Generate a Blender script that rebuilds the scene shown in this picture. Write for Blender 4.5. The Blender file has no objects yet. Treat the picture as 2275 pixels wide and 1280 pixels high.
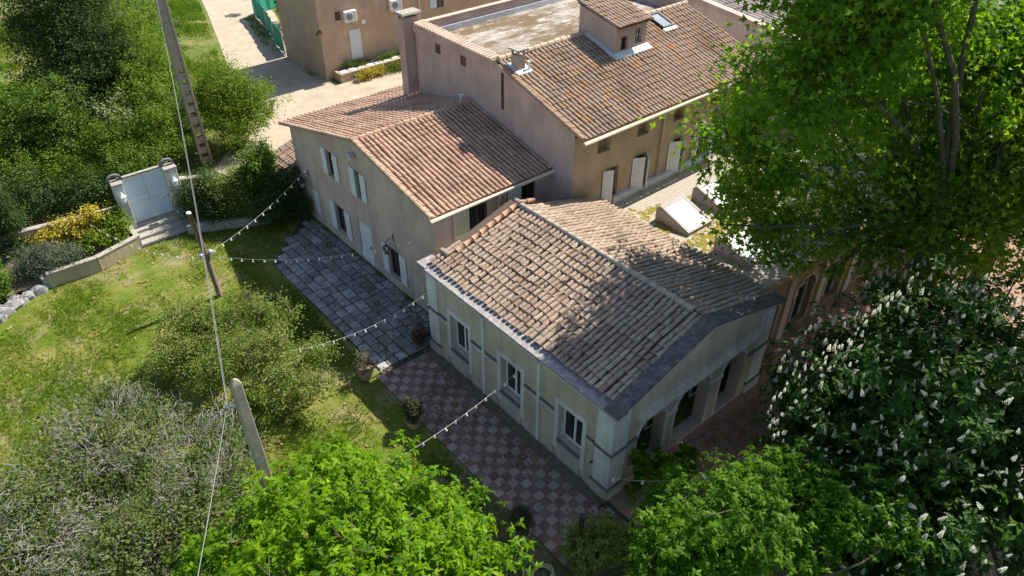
import bpy, math, random
import numpy as np
from mathutils import Vector, Matrix

R = math.radians
scene = bpy.context.scene
COL = scene.collection
rng = np.random.default_rng(11)
random.seed(5)

# ------------------------------------------------------------------ camera
cam_d = bpy.data.cameras.new('camera')
cam_d.sensor_width = 36.0
cam_d.lens = 36.0 * 1620.0 / 2275.0
cam_d.clip_end = 1500
cam = bpy.data.objects.new('camera', cam_d)
COL.objects.link(cam)
cam.location = (0, 0, 20)
cam.rotation_euler = (R(90 - 37.44), 0, R(-40.35))
scene.camera = cam

# ------------------------------------------------------------------ light
SUN_EL, SUN_AZ = 49.0, 1.8            # azimuth from +X towards +Y
world = bpy.data.worlds.new('World')
scene.world = world
world.use_nodes = True
wn = world.node_tree
bg = wn.nodes['Background']
sky = wn.nodes.new('ShaderNodeTexSky')
sky.sky_type = 'NISHITA'
sky.sun_disc = False
sky.sun_elevation = R(SUN_EL)
sky.sun_rotation = R(90 - SUN_AZ)
wn.links.new(sky.outputs['Color'], bg.inputs['Color'])
bg.inputs['Strength'].default_value = 0.10
sd = bpy.data.lights.new('sun', 'SUN')
sd.energy = 4.9
sd.angle = R(0.53)
sd.color = (1.0, 0.94, 0.84)
sun = bpy.data.objects.new('sun', sd)
COL.objects.link(sun)
sv = Vector((math.cos(R(SUN_EL)) * math.cos(R(SUN_AZ)), math.cos(R(SUN_EL)) * math.sin(R(SUN_AZ)), math.sin(R(SUN_EL))))
sun.rotation_euler = (-sv).to_track_quat('-Z', 'Y').to_euler()
sun.location = (40, 0, 50)
scene.view_settings.view_transform = 'Standard'
scene.view_settings.look = 'None'
scene.view_settings.gamma = 1.0
scene.view_settings.exposure = 0.8
scene.view_settings.use_curve_mapping = False
scene.cycles.max_bounces = 7
scene.cycles.diffuse_bounces = 4
scene.cycles.transmission_bounces = 4
scene.cycles.transparent_max_bounces = 8
scene.cycles.use_denoising = True

# ------------------------------------------------------------------ helpers
class MB:
    """collects geometry and links it as one mesh object"""
    def __init__(s):
        s.v = []; s.f = []; s.m = []; s.cur = 0
    def vert(s, p):
        s.v.append(tuple(p)); return len(s.v) - 1
    def face(s, pts):
        i = len(s.v); s.v.extend([tuple(p) for p in pts]); s.f.append(tuple(range(i, i + len(pts)))); s.m.append(s.cur); return s
    def box(s, x0, x1, y0, y1, z0, z1):
        c = [(x0, y0, z0), (x1, y0, z0), (x1, y1, z0), (x0, y1, z0), (x0, y0, z1), (x1, y0, z1), (x1, y1, z1), (x0, y1, z1)]
        i = len(s.v); s.v.extend(c)
        for q in ((3, 2, 1, 0), (4, 5, 6, 7), (0, 1, 5, 4), (1, 2, 6, 5), (2, 3, 7, 6), (3, 0, 4, 7)):
            s.f.append(tuple(i + k for k in q)); s.m.append(s.cur)
        return s
    def prism(s, a, b):
        """closed solid between two matching rings of points"""
        n = len(a); i = len(s.v); s.v.extend([tuple(p) for p in a] + [tuple(p) for p in b])
        s.f.append(tuple(i + k for k in range(n))[::-1]); s.m.append(s.cur)
        s.f.append(tuple(i + n + k for k in range(n))); s.m.append(s.cur)
        for k in range(n):
            s.f.append((i + k, i + (k + 1) % n, i + n + (k + 1) % n, i + n + k)); s.m.append(s.cur)
        return s
    def tube(s, pts, rad, n=6, cap=True):
        pts = [Vector(p) for p in pts]
        if not hasattr(rad, '__len__'): rad = [rad] * len(pts)
        rings = []
        for k, p in enumerate(pts):
            t = (pts[min(k + 1, len(pts) - 1)] - pts[max(k - 1, 0)])
            if t.length < 1e-6: t = Vector((0, 0, 1))
            t.normalize()
            a = t.cross(Vector((0, 0, 1)))
            if a.length < 0.05: a = t.cross(Vector((1, 0, 0)))
            a.normalize(); b = t.cross(a)
            i = len(s.v)
            for j in range(n):
                w = 2 * math.pi * j / n
                s.v.append(tuple(p + (a * math.cos(w) + b * math.sin(w)) * rad[k]))
            rings.append(i)
        for k in range(len(rings) - 1):
            for j in range(n):
                s.f.append((rings[k] + j, rings[k] + (j + 1) % n, rings[k + 1] + (j + 1) % n, rings[k + 1] + j)); s.m.append(s.cur)
        if cap:
            s.f.append(tuple(rings[0] + j for j in range(n))); s.m.append(s.cur)
            s.f.append(tuple(rings[-1] + j for j in range(n))[::-1]); s.m.append(s.cur)
        return s
    def lathe(s, c, prof, n=12):
        """profile of (radius, z) turned round a vertical axis at c"""
        rings = []
        for r, z in prof:
            i = len(s.v)
            for j in range(n):
                w = 2 * math.pi * j / n
                s.v.append((c[0] + r * math.cos(w), c[1] + r * math.sin(w), c[2] + z))
            rings.append(i)
        for k in range(len(rings) - 1):
            for j in range(n):
                s.f.append((rings[k] + j, rings[k] + (j + 1) % n, rings[k + 1] + (j + 1) % n, rings[k + 1] + j)); s.m.append(s.cur)
        s.f.append(tuple(rings[0] + j for j in range(n))[::-1]); s.m.append(s.cur)
        s.f.append(tuple(rings[-1] + j for j in range(n))); s.m.append(s.cur)
        return s
    def mesh(s, name, mats, smooth=False):
        me = bpy.data.meshes.new(name)
        me.from_pydata(s.v, [], s.f)
        for m in (mats if isinstance(mats, (list, tuple)) else [mats]): me.materials.append(m)
        me.polygons.foreach_set('material_index', s.m)
        if smooth: me.polygons.foreach_set('use_smooth', [True] * len(s.f))
        me.update()
        return me
    def build(s, name, mats, parent=None, smooth=False, bevel=0.0, **tags):
        o = bpy.data.objects.new(name, s.mesh(name, mats, smooth))
        COL.objects.link(o)
        if parent is not None: par(o, parent)
        if bevel:
            b = o.modifiers.new('bevel', 'BEVEL'); b.width = bevel; b.segments = 1; b.limit_method = 'ANGLE'
        tag(o, **tags)
        return o

def wloc(o):
    l = Vector(o.location)
    if o.parent is not None: l = wloc(o.parent) + o.matrix_parent_inverse.translation + l
    return l
def par(o, p):
    o.parent = p
    o.matrix_parent_inverse = Matrix.Translation(-wloc(p))
def tag(o, label=None, cat=None, group=None, kind=None):
    if label: o['label'] = label
    if cat: o['category'] = cat
    if group: o['group'] = group
    if kind: o['kind'] = kind
    return o
def thing(name, loc, label, cat, group=None):
    o = bpy.data.objects.new(name, None)
    o.empty_display_size = 0.3
    COL.objects.link(o)
    o.location = loc
    return tag(o, label, cat, group)

# ------------------------------------------------------------------ materials
def nt(name, rough=0.85, spec=0.3):
    m = bpy.data.materials.new(name); m.use_nodes = True
    t = m.node_tree; b = t.nodes['Principled BSDF']
    b.inputs['Roughness'].default_value = rough
    b.inputs['Specular IOR Level'].default_value = spec
    return m, t, b
def N(t, kind, **kw):
    n = t.nodes.new(kind)
    for k, v in kw.items():
        if k in n.inputs: n.inputs[k].default_value = v
        else: setattr(n, k, v)
    return n
def pos(t, scale=(1, 1, 1)):
    g = t.nodes.new('ShaderNodeNewGeometry')
    m = t.nodes.new('ShaderNodeMapping'); m.inputs['Scale'].default_value = scale
    t.links.new(g.outputs['Position'], m.inputs['Vector'])
    return m.outputs['Vector']
def noise(t, vec, scale, detail=4, rough=0.6):
    n = N(t, 'ShaderNodeTexNoise'); n.inputs['Scale'].default_value = scale; n.inputs['Detail'].default_value = detail; n.inputs['Roughness'].default_value = rough
    t.links.new(vec, n.inputs['Vector'])
    return n.outputs['Fac']
def ramp(t, fac, stops, interp='LINEAR'):
    r = t.nodes.new('ShaderNodeValToRGB'); r.color_ramp.interpolation = interp
    e = r.color_ramp.elements
    while len(e) < len(stops): e.new(0.5)
    for el, (p, c) in zip(e, stops):
        el.position = p; el.color = (c[0], c[1], c[2], 1) if hasattr(c, '__len__') else (c, c, c, 1)
    t.links.new(fac, r.inputs['Fac'])
    return r.outputs['Color']
def mix(t, fac, a, b, mode='MIX'):
    n = t.nodes.new('ShaderNodeMix'); n.data_type = 'RGBA'; n.blend_type = mode
    for sock, v in ((n.inputs[0], fac), (n.inputs[6], a), (n.inputs[7], b)):
        if hasattr(v, 'is_linked') or hasattr(v, 'links'): t.links.new(v, sock)
        elif hasattr(v, '__len__'): sock.default_value = (v[0], v[1], v[2], 1)
        else: sock.default_value = v
    return n.outputs[2]
def bump(t, b, h, strength=0.3, dist=0.02):
    n = t.nodes.new('ShaderNodeBump'); n.inputs['Strength'].default_value = strength; n.inputs['Distance'].default_value = dist
    t.links.new(h, n.inputs['Height']); t.links.new(n.outputs['Normal'], b.inputs['Normal'])
def mul(c, k): return tuple(x * k for x in c)

def stucco(name, col, stain=(0.24, 0.2, 0.16), amount=0.45, low=None, spots=0.0):
    m, t, b = nt(name, 0.92, 0.2)
    p = pos(t)
    a = ramp(t, noise(t, p, 0.9, 5), [(0.3, mul(col, 0.82)), (0.7, mul(col, 1.1))])
    fine = ramp(t, noise(t, p, 26, 3), [(0.3, 0.86), (0.7, 1.08)])
    a = mix(t, 1.0, a, fine, 'MULTIPLY')
    st = ramp(t, noise(t, pos(t, (2.2, 2.2, 0.28)), 1.0, 6, 0.7), [(0.46, 0.0), (0.70, amount)])
    a = mix(t, st, a, stain)
    if spots:
        sp = ramp(t, noise(t, p, 3.2, 6, 0.75), [(0.56, 0.0), (0.66, spots)])
        a = mix(t, sp, a, low or stain)
    t.links.new(a, b.inputs['Base Color'])
    bump(t, b, noise(t, p, 45, 4), 0.35, 0.012)
    return m
def plain(name, col, rough=0.6, var=0.18, scale=8, spec=0.35, metal=0.0, bumpy=0.0, dirt=None, dirt_amt=0.5):
    m, t, b = nt(name, rough, spec)
    p = pos(t)
    a = ramp(t, noise(t, p, scale, 5), [(0.25, mul(col, 1 - var)), (0.75, mul(col, 1 + var))])
    if dirt is not None:
        a = mix(t, ramp(t, noise(t, p, scale * 0.6 + 1.3, 7, 0.72), [(0.48, 0.0), (0.68, dirt_amt)]), a, dirt)
    t.links.new(a, b.inputs['Base Color'])
    b.inputs['Metallic'].default_value = metal
    if bumpy: bump(t, b, noise(t, p, scale * 4, 4), bumpy, 0.02)
    return m
def piece(name, stops, spotcol=None, spot=(0.55, 0.7, 0.6), spot2=None, rough=0.88, sscale=9, bumpy=0.5, island=0.0):
    """colour differs from piece to piece: a random per object plus a stored value on joined pieces"""
    m, t, b = nt(name, rough, 0.2)
    oi = t.nodes.new('ShaderNodeObjectInfo')
    at = N(t, 'ShaderNodeAttribute', attribute_name='rnd')
    ad = N(t, 'ShaderNodeMath', operation='ADD'); t.links.new(oi.outputs['Random'], ad.inputs[0]); t.links.new(at.outputs['Fac'], ad.inputs[1])
    fr = N(t, 'ShaderNodeMath', operation='FRACT'); t.links.new(ad.outputs[0], fr.inputs[0])
    a = ramp(t, fr.outputs[0], stops)
    p = pos(t)
    a = mix(t, 1.0, a, ramp(t, noise(t, p, 14, 5, 0.7), [(0.25, 0.7), (0.75, 1.2)]), 'MULTIPLY')
    a = mix(t, 1.0, a, ramp(t, noise(t, p, 0.7, 5, 0.65), [(0.3, 0.66), (0.5, 1.0), (0.7, 1.16)]), 'MULTIPLY')
    if spotcol is not None:
        a = mix(t, ramp(t, noise(t, p, sscale, 7, 0.75), [(spot[0], 0.0), (spot[1], spot[2])]), a, spotcol)
    if spot2 is not None:
        c2, s2, lo, hi, am = spot2
        a = mix(t, ramp(t, noise(t, pos(t, (1, 1, 1)), s2, 5, 0.7), [(lo, 0.0), (hi, am)]), a, c2)
    t.links.new(a, b.inputs['Base Color'])
    bump(t, b, noise(t, p, 38, 5), bumpy, 0.02)
    return m
def leafmat(name, stops, trans=0.35, tcol=None, rough=0.55, spec=0.25):
    m, t, b = nt(name, rough, spec)
    at = N(t, 'ShaderNodeAttribute', attribute_name='rnd')
    c = ramp(t, at.outputs['Fac'], stops)
    t.links.new(c, b.inputs['Base Color'])
    tr = t.nodes.new('ShaderNodeBsdfTranslucent')
    tc = mix(t, 1.0, c, tcol or (1.5, 1.55, 0.6), 'MULTIPLY')
    t.links.new(tc, tr.inputs['Color'])
    mx = t.nodes.new('ShaderNodeMixShader'); mx.inputs[0].default_value = trans
    out = t.nodes['Material Output']
    t.links.new(b.outputs[0], mx.inputs[1]); t.links.new(tr.outputs[0], mx.inputs[2]); t.links.new(mx.outputs[0], out.inputs['Surface'])
    return m
def glass(name, col=(0.02, 0.025, 0.03), rough=0.08):
    m, t, b = nt(name, rough, 0.6)
    t.links.new(ramp(t, noise(t, pos(t), 1.2, 3), [(0.3, mul(col, 0.7)), (0.7, mul(col, 1.4))]), b.inputs['Base Color'])
    return m

M = {}
M['wall_tan'] = stucco('tan_render', (0.53, 0.39, 0.27), (0.36, 0.27, 0.19), 0.35, (0.43, 0.31, 0.21), 0.3)
M['wall_pink'] = stucco('pinkish_render', (0.53, 0.39, 0.335), (0.30, 0.23, 0.20), 0.42, (0.40, 0.30, 0.255), 0.3)
M['wall_annex'] = stucco('beige_grey_render', (0.63, 0.475, 0.385), (0.33, 0.25, 0.20), 0.55, (0.45, 0.34, 0.275), 0.35)
M['wall_far'] = stucco('salmon_render', (0.52, 0.375, 0.265), (0.36, 0.27, 0.19), 0.3)
M['wall_orange'] = stucco('ochre_render', (0.46, 0.29, 0.15), (0.3, 0.2, 0.12), 0.3)
M['wall_pav'] = stucco('pebbledash_panel', (0.60, 0.49, 0.375), (0.36, 0.30, 0.235), 0.7, (0.44, 0.36, 0.28), 0.3)
M['white_stone'] = stucco('whitewashed_stone', (0.72, 0.70, 0.66), (0.40, 0.38, 0.35), 0.6, (0.5, 0.48, 0.44), 0.3)
M['plinth'] = stucco('stained_plinth', (0.55, 0.50, 0.41), (0.25, 0.22, 0.17), 0.7, (0.2, 0.2, 0.13), 0.4)
M['dark_stone'] = plain('dark_weathered_stone', (0.12, 0.125, 0.13), 0.8, 0.4, 6, bumpy=0.4, dirt=(0.33, 0.32, 0.3))
M['slab'] = plain('lichen_slab', (0.27, 0.25, 0.24), 0.9, 0.3, 7, bumpy=0.6, dirt=(0.55, 0.51, 0.48), dirt_amt=0.6)
M['lead'] = plain('dark_mortar', (0.095, 0.085, 0.08), 0.9, 0.4, 5, bumpy=0.5, dirt=(0.24, 0.21, 0.19), dirt_amt=0.7)
M['concrete'] = plain('concrete', (0.36, 0.33, 0.28), 0.9, 0.2, 5, bumpy=0.3, dirt=(0.22, 0.2, 0.16))
M['pole_concrete'] = plain('pole_concrete', (0.33, 0.29, 0.225), 0.9, 0.2, 4, bumpy=0.3, dirt=(0.2, 0.17, 0.12))
M['garden_wall'] = stucco('old_garden_wall', (0.50, 0.42, 0.27), (0.26, 0.22, 0.14), 0.6, (0.2, 0.19, 0.1), 0.4)
M['gate_wall'] = stucco('pale_gate_pillar', (0.60, 0.60, 0.58), (0.34, 0.32, 0.26), 0.5)
M['white_paint'] = plain('white_paint', (0.76, 0.76, 0.74), 0.55, 0.05, 6, dirt=(0.55, 0.54, 0.5), dirt_amt=0.4)
M['white_metal'] = plain('white_metal', (0.78, 0.78, 0.76), 0.45, 0.05, 4)
M['cream_wood'] = plain('cream_shutter_paint', (0.66, 0.60, 0.42), 0.6, 0.1, 10)
M['brown_wood'] = plain('brown_wood', (0.11, 0.065, 0.04), 0.7, 0.3, 9)
M['grey_wood'] = plain('weathered_pole_wood', (0.20, 0.15, 0.10), 0.85, 0.3, 9, bumpy=0.4)
M['glass'] = glass('window_glass')
M['unlit_interior'] = plain('interior_dark', (0.035, 0.03, 0.028), 0.9, 0.2, 2)  # near-black colour paints the darkness inside openings
M['skyglass'] = plain('sky_reflection_white', (0.62, 0.65, 0.68), 0.12, 0.08, 2, spec=0.7, dirt=(0.45, 0.46, 0.45), dirt_amt=0.4)  # bright sky reflection is painted as a white pane colour, with some dirt
M['rooflight'] = glass('rooflight_glass', (0.28, 0.33, 0.37), 0.05)
M['flash'] = plain('white_flashing', (0.70, 0.72, 0.75), 0.5, 0.12, 5, dirt=(0.4, 0.39, 0.37))
M['gutter'] = plain('beige_gutter', (0.60, 0.50, 0.38), 0.5, 0.1, 4)
M['black_metal'] = plain('black_iron', (0.03, 0.03, 0.03), 0.5, 0.2, 6)
M['galv'] = plain('galvanised', (0.55, 0.56, 0.58), 0.4, 0.1, 5, metal=0.4)
M['cable'] = plain('grey_cable', (0.22, 0.22, 0.22), 0.5, 0.1, 5)
M['wire'] = plain('light_string_wire', (0.42, 0.42, 0.39), 0.6, 0.1, 5)
M['bulb'] = plain('frosted_bulb', (0.85, 0.82, 0.74), 0.25, 0.03, 4, spec=0.5)
M['terracotta'] = plain('terracotta_pot', (0.42, 0.27, 0.18), 0.85, 0.2, 7, dirt=(0.3, 0.27, 0.22))
M['pale_pot'] = plain('pale_clay_pot', (0.46, 0.37, 0.29), 0.85, 0.15, 7, dirt=(0.32, 0.29, 0.24))
M['mesh_green'] = plain('green_windbreak_mesh', (0.03, 0.26, 0.17), 0.8, 0.15, 12)
M['hose'] = plain('pale_hose', (0.50, 0.47, 0.26), 0.5, 0.1, 6)
M['soil'] = plain('bare_soil', (0.17, 0.13, 0.09), 0.95, 0.3, 5, bumpy=0.6)
M['gravel'] = plain('roof_gravel', (0.42, 0.37, 0.31), 0.95, 0.35, 14, bumpy=0.9, dirt=(0.26, 0.22, 0.12), dirt_amt=0.5)
M['moss'] = plain('yellow_moss', (0.22, 0.18, 0.025), 0.95, 0.35, 7, bumpy=0.6)
M['bark'] = plain('grey_brown_bark', (0.13, 0.10, 0.075), 0.95, 0.35, 6, bumpy=0.6)
M['bark_plane'] = plain('plane_bark', (0.085, 0.075, 0.058), 0.9, 0.35, 3, bumpy=0.4, dirt=(0.17, 0.155, 0.12))
M['twig'] = plain('dead_grey_twig', (0.36, 0.335, 0.325), 0.9, 0.3, 10)
M['petal'] = plain('cream_petals', (0.56, 0.57, 0.45), 0.7, 0.08, 12)
M['rock'] = plain('pale_rock', (0.27, 0.265, 0.26), 0.9, 0.3, 5, bumpy=0.5)
M['road'] = plain('sandy_road', (0.42, 0.35, 0.26), 0.95, 0.2, 0.9, bumpy=0.4, dirt=(0.36, 0.28, 0.19), dirt_amt=0.6)
M['terrace_dirt'] = plain('red_tiled_yard', (0.36, 0.22, 0.155), 0.9, 0.25, 1.6, bumpy=0.3, dirt=(0.19, 0.12, 0.08), dirt_amt=0.7)
M['joint'] = plain('paving_joint', (0.055, 0.055, 0.04), 0.95, 0.3, 4, bumpy=0.4)
m_, t_, b_ = nt('stained_flat_roof', 0.95, 0.15)
p_ = pos(t_)
c_ = ramp(t_, noise(t_, p_, 7, 6, 0.7), [(0.3, (0.30, 0.27, 0.23)), (0.7, (0.50, 0.46, 0.41))])
c_ = mix(t_, ramp(t_, noise(t_, pos(t_, (0.35, 0.8, 1)), 1.0, 8, 0.72), [(0.42, 0.0), (0.56, 0.95)]), c_, (0.15, 0.105, 0.055))
c_ = mix(t_, ramp(t_, noise(t_, pos(t_, (0.5, 1.6, 1)), 1.7, 8, 0.75), [(0.56, 0.0), (0.64, 0.8)]), c_, (0.58, 0.55, 0.52))
t_.links.new(c_, b_.inputs['Base Color']); bump(t_, b_, noise(t_, p_, 20, 5), 0.4, 0.03)
M['flat_roof'] = m_

# tiles
T_PAV = [(0.0, (0.38, 0.27, 0.195)), (0.25, (0.42, 0.325, 0.24)), (0.5, (0.36, 0.265, 0.20)), (0.7, (0.46, 0.37, 0.27)), (0.9, (0.31, 0.20, 0.145)), (1.0, (0.41, 0.295, 0.21))]
T_ANX = [(0.0, (0.43, 0.258, 0.181)), (0.3, (0.482, 0.31, 0.215)), (0.6, (0.43, 0.284, 0.206)), (0.85, (0.516, 0.361, 0.241)), (1.0, (0.404, 0.241, 0.172))]
T_MAIN = [(0.0, (0.37, 0.26, 0.185)), (0.2, (0.403, 0.286, 0.21)), (0.4, (0.344, 0.26, 0.202)), (0.6, (0.395, 0.269, 0.185)), (0.8, (0.361, 0.277, 0.21)), (0.95, (0.42, 0.235, 0.109)), (1.0, (0.37, 0.26, 0.185))]
M['tile_pav'] = piece('buff_clay_tile', T_PAV, (0.15, 0.115, 0.095), (0.50, 0.66, 0.8), ((0.56, 0.51, 0.42), 20, 0.58, 0.68, 0.5))
M['tile_anx'] = piece('salmon_clay_tile', T_ANX, (0.24, 0.17, 0.13), (0.58, 0.74, 0.6), ((0.55, 0.47, 0.33), 16, 0.6, 0.72, 0.4))
M['tile_main'] = piece('mottled_clay_tile', T_MAIN, (0.17, 0.14, 0.12), (0.52, 0.70, 0.7), ((0.52, 0.27, 0.09), 1.6, 0.60, 0.72, 0.5))
M['tile_far'] = piece('grey_clay_tile', [(0, (0.36, 0.31, 0.28)), (1, (0.48, 0.42, 0.38))], (0.2, 0.18, 0.17))
M['pan_pav'] = plain('pan_tile_dark', (0.15, 0.105, 0.08), 0.95, 0.3, 9, bumpy=0.4)
M['pan_anx'] = plain('pan_tile_red', (0.19, 0.12, 0.085), 0.95, 0.3, 9, bumpy=0.4)
M['stone_slab'] = piece('bluish_paving_stone', [(0, (0.22, 0.215, 0.205)), (0.5, (0.31, 0.305, 0.295)), (0.85, (0.43, 0.425, 0.415)), (1, (0.27, 0.255, 0.23))], (0.09, 0.085, 0.07), (0.46, 0.66, 0.75), rough=0.75, sscale=5)
M['tile_red'] = piece('dark_red_floor_tile', [(0, (0.20, 0.112, 0.09)), (1, (0.26, 0.15, 0.12))], (0.08, 0.06, 0.05), (0.5, 0.75, 0.6), rough=0.7, sscale=3, bumpy=0.15)
M['tile_pale'] = piece('pale_floor_tile', [(0, (0.31, 0.23, 0.195)), (1, (0.39, 0.30, 0.26))], (0.14, 0.11, 0.09), (0.5, 0.75, 0.6), rough=0.7, sscale=3, bumpy=0.15)

# ground with patches of grass, dry grass and earth
def groundmat(name, g1, g2, dry, earth, e0=0.55, e1=0.68):
    m, t, b = nt(name, 0.95, 0.1)
    p = pos(t)
    c = ramp(t, noise(t, p, 5, 5, 0.7), [(0.3, g1), (0.7, g2)])
    c = mix(t, ramp(t, noise(t, p, 0.55, 5, 0.65), [(0.45, 0.0), (0.62, 0.8)]), c, dry)
    c = mix(t, ramp(t, noise(t, p, 0.35, 6, 0.7), [(e0, 0.0), (e1, 0.9)]), c, earth)
    t.links.new(c, b.inputs['Base Color'])
    bump(t, b, noise(t, p, 22, 5, 0.7), 0.8, 0.06)
    return m
M['lawn'] = groundmat('lawn_soil', (0.09, 0.14, 0.015), (0.15, 0.195, 0.025), (0.26, 0.24, 0.075), (0.34, 0.27, 0.17), 0.52, 0.66)
M['field'] = groundmat('field_soil', (0.09, 0.13, 0.03), (0.15, 0.19, 0.05), (0.24, 0.22, 0.08), (0.34, 0.25, 0.14), 0.55, 0.68)
G1 = [(0, (0.085, 0.18, 0.008)), (0.45, (0.17, 0.25, 0.015)), (0.75, (0.27, 0.29, 0.04)), (1, (0.36, 0.31, 0.12))]
M['grass'] = leafmat('grass_blade', G1, 0.3, (1.3, 1.4, 0.5))
M['straw'] = leafmat('dry_leaf', [(0, (0.16, 0.09, 0.045)), (0.5, (0.27, 0.16, 0.08)), (1, (0.36, 0.25, 0.14))], 0.1, (1, 1, 1))
M['leaf_bright'] = leafmat('bright_spring_leaf', [(0, (0.025, 0.085, 0.003)), (0.3, (0.085, 0.20, 0.004)), (0.6, (0.15, 0.29, 0.005)), (0.85, (0.21, 0.36, 0.008)), (1, (0.33, 0.44, 0.02))], 0.5, (1.5, 1.4, 0.3), 0.5, 0.15)
M['leaf_fresh'] = leafmat('fresh_green_leaf', [(0, (0.025, 0.08, 0.003)), (0.5, (0.068, 0.165, 0.005)), (1, (0.14, 0.27, 0.012))], 0.42, (1.4, 1.5, 0.35), 0.5, 0.15)
M['leaf_plane'] = leafmat('plane_leaf', [(0, (0.055, 0.13, 0.012)), (0.5, (0.115, 0.225, 0.018)), (1, (0.22, 0.33, 0.04))], 0.55, (1.7, 1.7, 0.4), 0.5, 0.2)
M['leaf_chestnut'] = leafmat('chestnut_leaf', [(0, (0.02, 0.065, 0.008)), (0.6, (0.042, 0.105, 0.012)), (1, (0.085, 0.165, 0.02))], 0.38, (1.4, 1.6, 0.4), 0.5, 0.2)
M['leaf_olive'] = leafmat('olive_green_leaf', [(0, (0.10, 0.15, 0.02)), (0.5, (0.18, 0.235, 0.038)), (1, (0.30, 0.33, 0.10))], 0.42, (1.2, 1.3, 0.6))
M['leaf_dark'] = leafmat('dark_evergreen_leaf', [(0, (0.022, 0.05, 0.010)), (0.6, (0.048, 0.095, 0.016)), (1, (0.10, 0.155, 0.03))], 0.3, (1.2, 1.4, 0.6))
M['leaf_mid'] = leafmat('mid_green_leaf', [(0, (0.05, 0.11, 0.012)), (0.5, (0.10, 0.18, 0.02)), (1, (0.18, 0.25, 0.035))], 0.42, (1.4, 1.5, 0.5))
M['leaf_yellowgreen'] = leafmat('yellow_green_leaf', [(0, (0.075, 0.15, 0.010)), (0.6, (0.14, 0.225, 0.015)), (1, (0.24, 0.30, 0.03))], 0.42, (1.3, 1.3, 0.4))
M['leaf_yellow'] = leafmat('yellow_blossom', [(0, (0.35, 0.29, 0.03)), (1, (0.55, 0.46, 0.05))], 0.25, (1.1, 1.1, 0.5))
M['leaf_pale'] = leafmat('pale_variegated_leaf', [(0, (0.14, 0.18, 0.06)), (1, (0.33, 0.36, 0.18))], 0.3, (1.1, 1.2, 0.7))
M['leaf_shrub'] = leafmat('dull_shrub_leaf', [(0, (0.055, 0.085, 0.02)), (0.6, (0.11, 0.155, 0.03)), (1, (0.21, 0.25, 0.05))], 0.38, (1.2, 1.3, 0.6))
M['leaf_grey'] = leafmat('grey_green_leaf', [(0, (0.06, 0.085, 0.05)), (0.5, (0.10, 0.13, 0.075)), (1, (0.18, 0.21, 0.13))], 0.2, (1.1, 1.2, 0.8))
M['leaf_box'] = leafmat('brownish_box_leaf', [(0, (0.03, 0.04, 0.014)), (0.5, (0.05, 0.055, 0.02)), (1, (0.085, 0.08, 0.03))], 0.15, (1.1, 1.2, 0.7))
M['leaf_dry'] = leafmat('dry_shrub_leaf', [(0, (0.10, 0.085, 0.06)), (1, (0.19, 0.16, 0.11))], 0.15, (1, 1, 1))

# ------------------------------------------------------------------ fast foliage meshes
def np_mesh(name, verts, tris, mat, rnd=None, smooth=False):
    me = bpy.data.meshes.new(name)
    nv, nf = len(verts), len(tris)
    me.vertices.add(nv); me.vertices.foreach_set('co', np.ascontiguousarray(verts, np.float32).ravel())
    me.loops.add(nf * 3); me.loops.foreach_set('vertex_index', np.ascontiguousarray(tris, np.int32).ravel())
    me.polygons.add(nf); me.polygons.foreach_set('loop_start', np.arange(nf, dtype=np.int32) * 3)
    if smooth: me.polygons.foreach_set('use_smooth', np.ones(nf, bool))
    if rnd is not None:
        a = me.attributes.new('rnd', 'FLOAT', 'FACE'); a.data.foreach_set('value', np.ascontiguousarray(rnd, np.float32))
    me.materials.append(mat)
    me.update(calc_edges=True); me.validate()
    return me
def np_obj(name, verts, tris, mat, parent=None, rnd=None, **tags):
    o = bpy.data.objects.new(name, np_mesh(name, verts, tris, mat, rnd))
    COL.objects.link(o)
    if parent is not None: par(o, parent)
    return tag(o, **tags)
def unit(a): return a / (np.linalg.norm(a, axis=1, keepdims=True) + 1e-9)
def leaf_geo(c, d, n, L, W, droop=0.25, fold=0.18, shape=0):
    """leaf blades: c base points, d directions, n rough normals; folded along the midrib"""
    s = unit(np.cross(d, n)); n = unit(np.cross(s, d))
    L = L[:, None]; W = W[:, None]
    if shape == 0:      # plain pointed leaf, 2 triangles
        tip = c + d * L - n * L * droop
        l = c + d * L * 0.45 - s * W + n * W * fold
        r = c + d * L * 0.45 + s * W + n * W * fold
        v = np.stack([c, r, tip, l], 1); k = np.array([[0, 1, 2], [0, 2, 3]])
    elif shape == 1:    # long leaf with a bent midrib, 4 triangles
        mid = c + d * L * 0.5 - n * L * 0.04
        tip = c + d * L - n * L * droop
        l = c + d * L * 0.42 - s * W + n * W * fold
        r = c + d * L * 0.42 + s * W + n * W * fold
        v = np.stack([c, r, mid, l, tip], 1); k = np.array([[0, 1, 2], [0, 2, 3], [1, 4, 2], [2, 4, 3]])
    else:               # broad three-pointed leaf, 3 triangles
        tip = c + d * L - n * L * droop
        l = c + d * L * 0.55 - s * W * 1.25 + n * W * fold
        r = c + d * L * 0.55 + s * W * 1.25 + n * W * fold
        il = c + d * L * 0.5 - s * W * 0.42
        ir = c + d * L * 0.5 + s * W * 0.42
        v = np.stack([c, r, ir, tip, il, l], 1); k = np.array([[0, 1, 2], [0, 2, 4], [2, 3, 4], [0, 4, 5]])
    m = v.shape[1]; cnt = len(c)
    tris = (k[None] + (np.arange(cnt) * m)[:, None, None]).reshape(-1, 3)
    return v.reshape(-1, 3), tris, len(k)
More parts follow.
